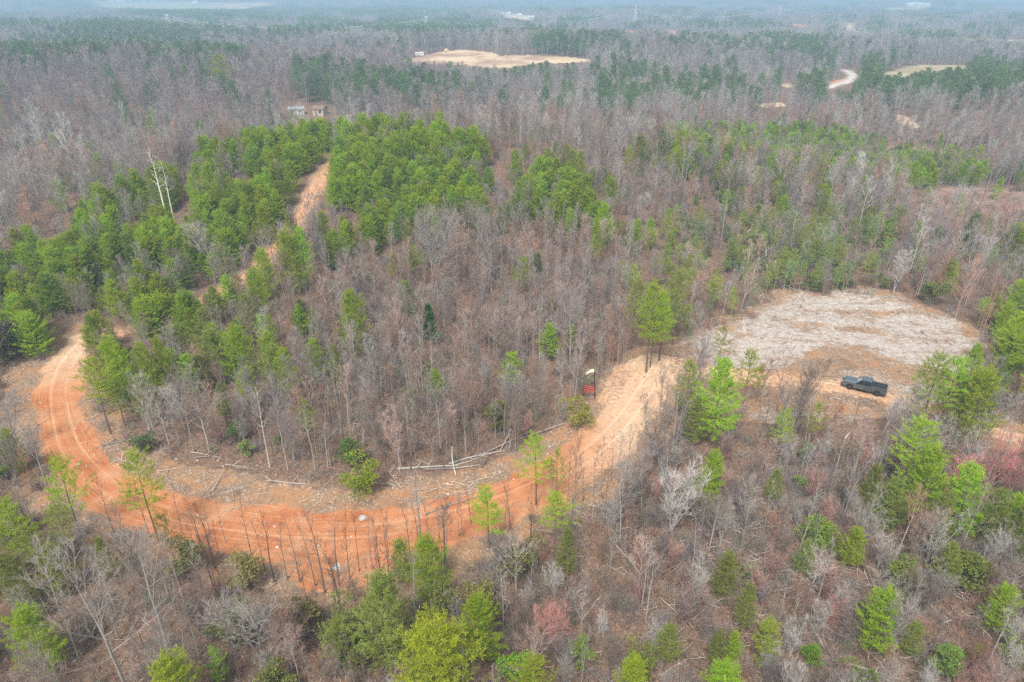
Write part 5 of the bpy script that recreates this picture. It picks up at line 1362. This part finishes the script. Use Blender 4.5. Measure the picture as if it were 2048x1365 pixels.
M_RIM = simple('dark_rim', (0.10, 0.10, 0.105), 0.4, 0.7)
M_CHR = simple('chrome', (0.5, 0.5, 0.5), 0.25, 0.9)
M_LAMP = simple('lamp_lens', (0.6, 0.6, 0.58), 0.1, spec=0.8)
M_TAIL = simple('tail_lens', (0.25, 0.015, 0.015), 0.2)
M_BLK = simple('black_plastic', (0.02, 0.02, 0.02), 0.6)

# pickup: nose along +x, wheels at x = 1.85 / -1.85
fx_, fy_, fz_ = at(1704, 781); rx_, ry_, rz_ = at(1746, 791)
hd = math.atan2(fy_ - ry_, fx_ - rx_)
lx, ly = -math.sin(hd), math.cos(hd)                       # the truck's left, the side turned to the camera
cx_ = (fx_ + rx_) / 2 - lx * 0.85; cy__ = (fy_ + ry_) / 2 - ly * 0.85
print('truck heading', math.degrees(hd), 'wheelbase seen', math.hypot(fx_ - rx_, fy_ - ry_))
tr = empty('pickup_truck', (cx_, cy__, float(H(np.array([cx_]), np.array([cy__]))[0]) + 0.02), hd)
tag(tr, 'black crew-cab pickup truck with its far front door open, parked beside the pale clearing', 'truck')
def arch(cx0, r, n_=8): return [(cx0 + r * math.cos(t), 0.42 + r * math.sin(t)) for t in np.linspace(0, math.pi, n_)]
b = bmesh.new()
low = [(-2.95, 0.55)] + [(-2.95, 1.18), (-0.95, 1.20), (1.0, 1.18), (1.15, 1.22), (2.75, 1.12), (2.95, 1.0), (2.98, 0.55)] + arch(1.85, 0.5) + [(-1.3, 0.45)] + arch(-1.85, 0.5) + [(-2.4, 0.5)]
prism(b, low, -0.98, 0.98, 0.05)
obm('body', b, M_PAINT, tr)
b = bmesh.new(); prism(b, [(1.0, 1.19), (2.72, 1.13), (2.62, 1.19), (1.15, 1.28)], -0.84, 0.84, 0.08); obm('hood', b, M_PAINT, tr)
b = bmesh.new(); prism(b, [(-0.98, 1.19), (-0.86, 1.88), (-0.70, 1.93), (0.25, 1.93), (0.42, 1.88), (1.05, 1.24)], -0.93, 0.93, 0.17); obm('cab', b, M_PAINT, tr)
b = bmesh.new(); v_ = [b.verts.new(q) for q in [(1.09, -0.80, 1.255), (1.09, 0.80, 1.255), (0.50, 0.69, 1.855), (0.50, -0.69, 1.855)]]; b.faces.new(v_)
r_ = bmesh.ops.extrude_face_region(b, geom=list(b.faces)); bmesh.ops.translate(b, verts=[e for e in r_['geom'] if isinstance(e, bmesh.types.BMVert)], vec=(0.012, 0, 0.012)); obm('windshield', b, M_SHIELD, tr)
b = bmesh.new(); v_ = [b.verts.new(q) for q in [(-0.985, -0.76, 1.28), (-0.985, 0.76, 1.28), (-0.89, 0.68, 1.80), (-0.89, -0.68, 1.80)]]; b.faces.new(v_)
r_ = bmesh.ops.extrude_face_region(b, geom=list(b.faces)); bmesh.ops.translate(b, verts=[e for e in r_['geom'] if isinstance(e, bmesh.types.BMVert)], vec=(-0.015, 0, 0.003)); obm('rear_window', b, M_GLASS, tr)
for sgn in (1, -1):
    for quad in ([(0.92, 1.27), (0.12, 1.27), (0.12, 1.80), (0.44, 1.80)], [(0.04, 1.27), (-0.82, 1.27), (-0.74, 1.80), (0.04, 1.80)]):
        b = bmesh.new()
        def yy_(z_): return sgn * (0.93 - 0.17 * (z_ - 1.19) / 0.74 + 0.004)
        f_ = b.faces.new([b.verts.new((x_, yy_(z_), z_)) for x_, z_ in quad]); r_ = bmesh.ops.extrude_face_region(b, geom=[f_])
        bmesh.ops.translate(b, verts=[e for e in r_['geom'] if isinstance(e, bmesh.types.BMVert)], vec=(0, sgn * 0.014, 0.003)); obm('side_window', b, M_GLASS, tr)
    b = bmesh.new(); bx(b, 0.86, 1.08, sgn * 0.97 if sgn > 0 else -1.22, 1.22 if sgn > 0 else -0.97, 1.24, 1.42, 0.03); obm('mirror', b, M_BLK, tr)
    b = bmesh.new(); bx(b, 2.84, 2.985, 0.60 if sgn > 0 else -0.93, 0.93 if sgn > 0 else -0.60, 0.86, 1.03, 0.02); obm('headlight', b, M_LAMP, tr)
    b = bmesh.new(); bx(b, -2.975, -2.90, 0.78 if sgn > 0 else -0.94, 0.94 if sgn > 0 else -0.78, 0.80, 1.12, 0.02); obm('tail_light', b, M_TAIL, tr)
    b = bmesh.new(); bx(b, -2.93, -1.0, 0.86 if sgn > 0 else -0.965, 0.965 if sgn > 0 else -0.86, 1.17, 1.42, 0.03); obm('bed_side', b, M_PAINT, tr)
    b = bmesh.new(); bx(b, -0.75, 0.9, 0.99 if sgn > 0 else -1.09, 1.09 if sgn > 0 else -0.99, 0.40, 0.47, 0.015); obm('running_board', b, M_BLK, tr)
    for xx_ in ((0.2, -0.72) if sgn > 0 else (-0.72,)):
        b = bmesh.new(); bx(b, xx_, xx_ + 0.2, 0.965 if sgn > 0 else -0.995, 0.995 if sgn > 0 else -0.965, 1.08, 1.12); obm('door_handle', b, M_CHR, tr)
    for xw in (1.85, -1.85):
        b = bmesh.new(); cyl(b, 0.42, sgn * 0.72, sgn * 1.0, xw, 0.42, 28)
        bmesh.ops.bevel(b, geom=[e for e in b.edges if abs(e.verts[0].co.y - e.verts[1].co.y) < 1e-4], offset=0.05, segments=2, affect='EDGES')
        wh = obm('wheel', b, M_RUB, tr, False)
        b = bmesh.new(); cyl(b, 0.25, sgn * 0.99, sgn * 1.012, xw, 0.42, 20)
        for q in range(6):
            t_ = q * math.pi / 3; cyl(b, 0.04, sgn * 1.010, sgn * 1.03, xw + 0.15 * math.cos(t_), 0.42 + 0.15 * math.sin(t_), 8)
        obm('rim', b, M_RIM, wh)
b = bmesh.new(); bx(b, -2.97, -2.88, -0.86, 0.86, 1.17, 1.42, 0.02); obm('tailgate', b, M_PAINT, tr)
b = bmesh.new(); bx(b, -2.87, -1.02, -0.855, 0.855, 1.16, 1.21); obm('bed_floor', b, M_BLK, tr)
b = bmesh.new(); bx(b, 2.90, 3.0, -0.58, 0.58, 0.70, 1.03, 0.02)
for q in range(4): bx(b, 3.002, 3.015, -0.55, 0.55, 0.74 + q * 0.075, 0.765 + q * 0.075)
obm('grille', b, M_BLK, tr)
b = bmesh.new(); bx(b, 2.86, 3.12, -0.96, 0.96, 0.45, 0.66, 0.05); obm('front_bumper', b, M_BLK, tr)
b = bmesh.new(); bx(b, -3.10, -2.93, -0.92, 0.92, 0.48, 0.64, 0.04); obm('rear_bumper', b, M_CHR, tr)
dr = empty('open_door', (0.98, -0.97, 0.0), R(-62)); dr.parent = tr
b = bmesh.new(); prism(b, [(0, 0.50), (0, 1.19), (-0.98, 1.19), (-0.98, 0.55)], -0.07, 0.0, 0.0)
prism(b, [(-0.05, 1.19), (-0.50, 1.82), (-0.56, 1.86), (-0.98, 1.86), (-0.98, 1.80), (-0.58, 1.80), (-0.14, 1.19)], -0.05, -0.01)
prism(b, [(-0.92, 1.19), (-0.98, 1.19), (-0.98, 1.80), (-0.92, 1.80)], -0.05, -0.01)
o_ = obm('open_door', b, M_PAINT, tr); o_.matrix_local = Matrix.Translation((0.98, -0.97, 0)) @ Matrix.Rotation(R(-62) * -1 * -1, 4, 'Z')
bpy.data.objects.remove(dr); o_.name = 'open_door'
b = bmesh.new(); prism(b, [(-0.15, 1.195), (-0.58, 1.795), (-0.915, 1.795), (-0.915, 1.195)], -0.035, -0.025); obm('door_window', b, M_GLASS, o_)
b = bmesh.new(); bx(b, -0.93, -0.74, -0.098, -0.072, 1.06, 1.10); obm('door_handle', b, M_CHR, o_)

# traffic cone
M_ORG = simple('cone_orange', (0.75, 0.16, 0.04), 0.6); M_WHT = simple('white_band', (0.75, 0.72, 0.68), 0.6)
a = at(1559, 817)
cn = empty('traffic_cone', a); tag(cn, 'orange traffic cone with a pale band standing in the litter left of the truck', 'cone')
b = bmesh.new(); bx(b, -0.27, 0.27, -0.27, 0.27, 0.0, 0.06, 0.015); obm('base', b, M_ORG, cn)
b = bmesh.new()
bmesh.ops.create_cone(b, cap_ends=True, segments=20, radius1=0.24, radius2=0.06, depth=0.86, matrix=Matrix.Translation((0, 0, 0.49))); obm('cone_body', b, M_ORG, cn)
b = bmesh.new(); bmesh.ops.create_cone(b, cap_ends=False, segments=20, radius1=0.205, radius2=0.175, depth=0.14, matrix=Matrix.Translation((0, 0, 0.28))); obm('reflective_band', b, M_WHT, cn)

# dark post with cream panel, camouflage cloth and red slats beside the fork
M_CREAM = simple('cream_panel', (0.72, 0.68, 0.48), 0.7); M_CAMO = simple('camouflage_cloth', (0.17, 0.19, 0.10), 0.9, var=0.85, scale=5.0); M_REDW = simple('red_slats', (0.72, 0.10, 0.06), 0.6); M_DPOST = simple('dark_post', (0.035, 0.03, 0.028), 0.8)
a = at(1189, 797); hp = height_for(a[0], a[1], a[2], 742)
st = empty('hunting_stand', a, math.atan2(a[1], a[0]) - math.pi / 2)
tag(st, 'leaning dark post stand with cream panel, camouflage cloth and red slats by the fork', 'stand')
mb = MB(); mb.tube([[0.05, 0, -0.3], [-0.05, 0, hp * 0.35], [-0.22, 0, hp * 0.75], [-0.32, 0, hp]], [0.085, 0.075, 0.065, 0.06], 8, True); link_mesh('post', mb.mesh('post', M_DPOST), st)
mb = MB(); mb.tube([[-1.75, 0.3, -0.3], [-1.7, 0.3, hp * 0.42]], [0.06, 0.05], 8, True); link_mesh('post', mb.mesh('short_post', M_DPOST), st)
b = bmesh.new()
for q in range(6):
    t0, t1 = q / 6, (q + 1) / 6
    f = lambda t: (-0.30 - 1.15 * t, hp - 0.05 - 0.62 * t ** 1.3 + 0.12 * math.sin(t * 3.1))
    (xa, za), (xb, zb_) = f(t0), f(t1)
    v_ = [b.verts.new(qq) for qq in [(xa, -0.32, za), (xa, 0.32, za + 0.1), (xb, 0.32, zb_ + 0.1), (xb, -0.32, zb_), (xa, -0.32, za - 0.05), (xa, 0.32, za + 0.05), (xb, 0.32, zb_ + 0.05), (xb, -0.32, zb_ - 0.05)]]
    for fc in ((0, 1, 2, 3), (7, 6, 5, 4), (0, 3, 7, 4), (1, 5, 6, 2)): b.faces.new([v_[i] for i in fc])
    if q == 0: b.faces.new([v_[i] for i in (0, 4, 5, 1)])
    if q == 5: b.faces.new([v_[i] for i in (3, 2, 6, 7)])
obm('top_panel', b, M_CREAM, st)
b = bmesh.new(); rg = np.random.default_rng(5)
grid = [[b.verts.new((-0.35 - 1.7 * i / 7, 0.25 + rg.normal(0, 0.07), hp * 0.86 - 0.9 * i / 7 - j * 0.28 + rg.normal(0, 0.05))) for j in range(4)] for i in range(8)]
for i in range(7):
    for j in range(3):
        if rg.random() > 0.22: b.faces.new((grid[i][j], grid[i + 1][j], grid[i + 1][j + 1], grid[i][j + 1]))
o_ = obm('camouflage_cloth', b, M_CAMO, st); sm = o_.modifiers.new('thickness', 'SOLIDIFY'); sm.thickness = 0.03
mb = MB(); mb.tube([[-0.4, 0.0, hp * 0.90], [-1.2, 0.2, hp * 0.72], [-2.1, 0.25, hp * 0.55]], [0.045, 0.04, 0.03], 6, True); link_mesh('brace', mb.mesh('brace', M_CREAM), st)
for q in range(4):
    b = bmesh.new(); z0 = 1.12 + q * 0.25
    bx(b, -1.72, -0.06, -0.03, 0.03, -0.05, 0.05, 0.01); s_ = obm('red_slat', b, M_REDW, st)
    s_.location = (0, 0, z0); s_.rotation_euler = (0, R((q - 1.5) * 4.5), 0)

# culvert under the road
M_GALV = simple('galvanised_steel', (0.42, 0.42, 0.40), 0.5, 0.25, var=0.25)
M_DARKIN = simple('pipe_inner_wall', (0.06, 0.05, 0.045), 0.9)  # inner tube, much darker than the outer wall
oa = CUL_OUT.copy(); ia = CUL_IN.copy()
ax = unit(ia - oa); oa = oa - ax * 0.6; ia = ia + ax * 0.5
L = np.linalg.norm(ia - oa)
cu = empty('culvert_pipe', tuple(oa)); tag(cu, 'grey corrugated culvert pipe running under the dirt road with both ends showing', 'pipe')
mb = MB(); nseg = 160; k_ = np.linspace(0, 1, nseg)
mb.tube([ax * L * t for t in k_], [0.62 + 0.022 * math.sin(t * L / 0.13 * 2 * math.pi / 2) for t in k_], 28)
link_mesh('pipe_wall', mb.mesh('pipe_wall', M_GALV), cu)
mb = MB(); mb.tube([ax * L * t for t in (0.0, 0.5, 1.0)], [0.575] * 3, 28); link_mesh('pipe_inner_wall', mb.mesh('pipe_inner_wall', M_DARKIN), cu)
for t in (0.0, 1.0):
    mb = MB(); s_ = 0.03 if t == 0 else -0.03
    mb.tube([ax * (L * t - s_), ax * (L * t - s_), ax * (L * t + s_), ax * (L * t + s_)], [0.572, 0.65, 0.65, 0.572], 28) if False else mb.tube([ax * (L * t - 0.04), ax * (L * t), ax * (L * t + 0.04)], [0.64, 0.66, 0.64], 28)
    link_mesh('end_rim', mb.mesh('end_rim', M_GALV), cu)

# ------------------------------------------------------------------ far buildings
M_WALLW = simple('white_siding', (0.74, 0.73, 0.70), 0.7); M_WALLT = simple('tan_siding', (0.50, 0.42, 0.33), 0.8); M_ROOFG = simple('grey_roof', (0.30, 0.31, 0.32), 0.8); M_ROOFW = simple('white_metal_roof', (0.78, 0.79, 0.80), 0.5)
M_ROOFB = simple('brown_roof', (0.22, 0.15, 0.11), 0.85); M_WIN = simple('window_glass', (0.03, 0.04, 0.05), 0.1, spec=0.8); M_DOORB = simple('door_paint', (0.20, 0.12, 0.09), 0.6)
def house(px, py, w, dpt, h, wall, roof, label, rz=0.0, name='house', cat='house', pitch=0.45):
    a = at(px, py); e = empty(name, a, rz); tag(e, label, cat, 'distant houses' if name == 'house' else None)
    b = bmesh.new(); prism(b, [(-w / 2, -0.6), (w / 2, -0.6), (w / 2, h), (-w / 2, h)], -dpt / 2, dpt / 2)
    rh = dpt / 2 * pitch
    for sx in (-1, 1):
        q = [b.verts.new((sx * w / 2, y_, z_)) for y_, z_ in ((-dpt / 2, h), (dpt / 2, h), (0, h + rh))]; b.faces.new(q if sx > 0 else q[::-1])
    obm('wall', b, wall, e)
    b = bmesh.new(); ov = 0.4
    for sy in (-1, 1):
        y1, z1 = sy * (dpt / 2 + ov), h - ov * pitch + 0.05
        q = [(-w / 2 - ov, y1, z1), (w / 2 + ov, y1, z1), (w / 2 + ov, 0, h + rh + 0.05), (-w / 2 - ov, 0, h + rh + 0.05)]
        lo_ = [b.verts.new(v) for v in q]; hi_ = [b.verts.new((v[0], v[1], v[2] + 0.15)) for v in q]
        b.faces.new(lo_); b.faces.new(hi_[::-1])
        for i in range(4): b.faces.new((lo_[i], lo_[(i + 1) % 4], hi_[(i + 1) % 4], hi_[i]))
    obm('roof', b, roof, e)
    nw = max(1, int(w / 3.5))
    for i in range(nw):
        x0 = -w / 2 + w * (i + 0.5) / nw + (0.0 if nw > 1 else w * 0.2)
        b = bmesh.new(); bx(b, x0 - 0.55, x0 + 0.55, -dpt / 2 - 0.04, -dpt / 2 + 0.01, h * 0.38, h * 0.80); obm('window', b, M_WIN, e)
    b = bmesh.new(); x0 = -w / 2 + w * 0.30 / max(1, nw); bx(b, x0 - 0.45, x0 + 0.45, -dpt / 2 - 0.05, -dpt / 2 + 0.01, -0.1, min(2.1, h * 0.8)); obm('door', b, M_DOORB, e)
house(594, 228, 7.0, 4.0, 2.4, M_WALLW, M_ROOFG, 'long low white house half hidden behind the pine hill, left of a tan shed', 0.25)
house(641, 230, 5.5, 5, 3.0, M_WALLT, M_ROOFB, 'tan shed with brown roof behind the pine hill', -0.2, 'shed', 'shed')
house(951, 67, 15, 9, 4.2, M_WALLT, M_ROOFW, 'lone pale-roofed house in the woods right of the power pylon behind the straw field', 0.2)
k = 0
for px_, py_, w_, l_ in [(1004, 29, 13, 'leftmost of the row of small white houses in the far woods'), (1016, 30, 12, 'second from left in the row of small white far houses'), (1026, 33, 14, 'third from left in the row of small white far houses'),
                     (1038, 33, 12, 'fourth from left in the row of small white far houses'), (1050, 36, 16, 'fifth from left in the row of small white far houses'), (1063, 38, 14, 'rightmost of the row of small white houses, with tan yard'),
                     (1101, 35, 10, 'small white house standing alone right of the far house row')]:
    house(px_, py_, w_, 9, 4.0, M_WALLW, M_ROOFW if k % 2 else M_ROOFG, l_, rng.uniform(-0.5, 0.5)); k += 1
for px_, py_, w_, l_ in [(1818, 13, 22, 'leftmost white house of the hilltop farm at top right'), (1827, 12, 18, 'white gabled house in the middle of the hilltop farm at top right'), (1840, 13, 30, 'long white barn of the hilltop farm at top right'), (1852, 14, 22, 'rightmost white shed of the hilltop farm at top right')]:
    house(px_, py_, w_, 14, 7, M_WALLW, M_ROOFW, l_, rng.uniform(-0.3, 0.3))
for px_, py_, w_, l_ in [(225, 4, 26, 'leftmost white farmhouse at the top left skyline'), (241, 5, 30, 'white barn beside the leftmost farmhouse on the top left skyline'), (262, 4, 24, 'small white house in the middle of the top left farms'),
                     (287, 3, 30, 'white house right of the middle of the top left farms'), (305, 4, 26, 'rightmost white house above the green far field'), (392, 8, 26, 'white house between the two far fields at top left')]:
    house(px_, py_, w_, 16, 7, M_WALLW, M_ROOFW, l_, rng.uniform(-0.4, 0.4))
# camper on the straw field
a = at(839, 113); e = empty('camper_trailer', a, 0.12); tag(e, 'white camper trailer parked at the left end of the straw field', 'camper')
b = bmesh.new(); bx(b, -3.6, 3.6, -1.25, 1.25, 0.55, 3.15, 0.3); obm('body', b, M_WALLW, e)
for x0 in (-2.3, 0.4, 2.2):
    b = bmesh.new(); bx(b, x0 - 0.5, x0 + 0.5, -1.28, -1.24, 1.7, 2.5); obm('window', b, M_WIN, e)
b = bmesh.new(); bx(b, -1.3, -0.6, -1.285, -1.24, 0.75, 2.7); obm('door', b, M_ROOFG, e)
for sgn in (-1, 1):
    for x0 in (-0.5, 0.4):
        b = bmesh.new(); cyl(b, 0.36, sgn * 0.95, sgn * 1.2, x0, 0.36, 16); obm('wheel', b, M_RUB, e)
b = bmesh.new(); bx(b, -4.7, -3.5, -0.08, 0.08, 0.5, 0.62); obm('tow_bar', b, M_BLK, e)
# car low on the field's left edge
a = at(808, 124.5); e = empty('parked_car', a, 0.3); tag(e, 'small white car parked below the camper at the straw field edge', 'car')
b = bmesh.new(); prism(b, [(-2.1, 0.3), (-2.1, 0.85), (-1.2, 0.95), (1.1, 0.95), (2.1, 0.80), (2.15, 0.3)], -0.88, 0.88, 0.06); obm('body', b, M_WALLW, e)
b = bmesh.new(); prism(b, [(-1.6, 0.94), (-1.0, 1.5), (0.3, 1.5), (1.1, 0.94)], -0.82, 0.82, 0.16); obm('cabin', b, M_WIN, e)
b = bmesh.new(); bx(b, -0.98, 0.28, -0.64, 0.64, 1.495, 1.55, 0.02); obm('roof', b, M_WALLW, e)
for sgn in (-1, 1):
    for x0 in (-1.3, 1.3):
        b = bmesh.new(); cyl(b, 0.33, sgn * 0.70, sgn * 0.92, x0, 0.33, 16); obm('wheel', b, M_RUB, e)
# straw stack
a = at(893, 105); M_STRAW = simple('straw', (0.66, 0.50, 0.30), 0.95, var=0.25, scale=3)
b = bmesh.new(); cyl(b, 1.5, -1.6, 1.6, 0, 1.45, 28); bmesh.ops.bevel(b, geom=[e_ for e_ in b.edges if abs(e_.verts[0].co.y - e_.verts[1].co.y) < 1e-4], offset=0.2, segments=2, affect='EDGES')
o_ = obm('hay_bale', b, M_STRAW); o_.location = a; o_.rotation_euler = (0, 0, 0.5); tag(o_, 'round tan hay bale on the crest of the straw field', 'hay bale')

# ------------------------------------------------------------------ power line
M_STEEL = simple('pylon_steel', (0.60, 0.62, 0.65), 0.5, 0.1)
def pylon(px, py, d_along, Ht, label, rz):
    a_ = (px - CX) / FPX; b_ = (CY - py) / FPX
    x_, y_ = a_ * d_along, (cP + b_ * sP) * d_along
    z_ = float(H(np.array([x_]), np.array([y_]))[0])
    ztop = CAMZ + (-sP + b_ * cP) * d_along
    Ht = max(24.0, ztop - z_)
    e = empty('power_pylon', (x_, y_, z_), rz); tag(e, label, 'pylon', 'power line pylons')
    def f(u): return 4.2 * (1 - u) ** 1.3 + 0.75
    for sx in (-1, 1):
        for sy in (-1, 1):
            mb = MB(); mb.tube([[sx * f(u), sy * f(u), Ht * u - (0.5 if u == 0 else 0)] for u in np.linspace(0, 1, 6)], [0.30] * 6, 4, True); link_mesh('leg', mb.mesh('leg', M_STEEL), e)
    mb = MB(); us = np.linspace(0, 1, 9)
    for i in range(8):
        u0, u1 = us[i], us[i + 1]
        for sx, sy, tx2, ty2 in ((-1, -1, 1, -1), (1, -1, 1, 1), (1, 1, -1, 1), (-1, 1, -1, -1)):
            mb.tube([[sx * f(u0), sy * f(u0), Ht * u0], [tx2 * f(u1), ty2 * f(u1), Ht * u1]], [0.17, 0.17], 3); mb.tube([[tx2 * f(u0), ty2 * f(u0), Ht * u0], [sx * f(u1), sy * f(u1), Ht * u1]], [0.17, 0.17], 3)
    link_mesh('bracing', mb.mesh('bracing', M_STEEL), e)
    for u, w_ in ((0.74, 7.0), (0.86, 7.6), (0.97, 6.0)):
        mb = MB(); z1 = Ht * u
        for s_ in (-1, 1):
            mb.tube([[-w_, 0, z1], [w_, 0, z1]], [0.24, 0.24], 4, True); mb.tube([[s_ * f(u), 0, z1 + 1.6], [s_ * w_, 0, z1]], [0.12, 0.12], 3)
        link_mesh('cross_arm', mb.mesh('cross_arm', M_STEEL), e)
    return e, Ht
TW = [pylon(338, 56, 800, 34, 'tall steel lattice pylon rising from dark pines at upper left', 0.9), pylon(852, 38, 900, 34, 'steel lattice pylon standing above the trunks behind the straw field', 0.6), pylon(1272, 12, 1150, 38, 'steel lattice pylon above the far woods, between two others', 0.5),
      pylon(1562, 12, 1350, 38, 'smaller lattice pylon on the right end of the power line', 0.5)]
for name_l, sx, u in (('left upper wire of the power line', -6.4, 0.86), ('right upper wire of the power line', 6.4, 0.86), ('lower wire of the power line', 5.8, 0.74)):
    mb = MB(); P_all = []
    ends = []
    for e, Ht in TW:
        c_, s_ = math.cos(e.rotation_euler[2]), math.sin(e.rotation_euler[2])
        ends.append(np.array([e.location.x + sx * c_, e.location.y + sx * s_, e.location.z + Ht * u - 0.6]))
    ends.append(ends[-1] + np.array([330.0, -120.0, -4.0]))
    for i in range(len(ends) - 1):
        A, B_ = ends[i], ends[i + 1]; Ls = np.linalg.norm(B_ - A)
        for t in np.linspace(0, 1, 25)[(0 if i == 0 else 1):]: P_all.append(A + (B_ - A) * t - np.array([0, 0, 4 * t * (1 - t) * Ls * 0.035]))
    mb.tube(P_all, [0.13] * len(P_all), 4, True)
    o_ = link_mesh('power_wire', mb.mesh('power_wire', M_STEEL)); tag(o_, name_l + ' sagging between pylons', 'wire', 'power line wires')
# ------------------------------------------------------------------ air
m, n, l = new_mat('haze')
pv = n.new('ShaderNodeVolumePrincipled'); pv.inputs['Density'].default_value = HAZE_D
pv.inputs['Color'].default_value = (0.50, 0.76, 1.0, 1)
o_ = n.new('ShaderNodeOutputMaterial'); l.new(pv.outputs[0], o_.inputs['Volume'])
zmin = float(gz.min()) - 1.5; zmax = max(float(gz.max()) + 22, CAMZ + 6)
b = bmesh.new(); bmesh.ops.create_cube(b, size=1.0)
x0, x1, y0, y1 = float(gxs[0]) - 20, float(gxs[-1]) + 20, float(gys[0]) - 20, float(gys[-1]) + 20
for v_ in b.verts: v_.co = Vector((x0 if v_.co.x < 0 else x1, y0 if v_.co.y < 0 else y1, zmin if v_.co.z < 0 else zmax))
me = bpy.data.meshes.new('haze'); b.to_mesh(me); b.free(); me.materials.append(m)
o = bpy.data.objects.new('haze', me); COL.objects.link(o); tag(o, 'thin blue haze hanging over the whole landscape', 'haze', kind='stuff')
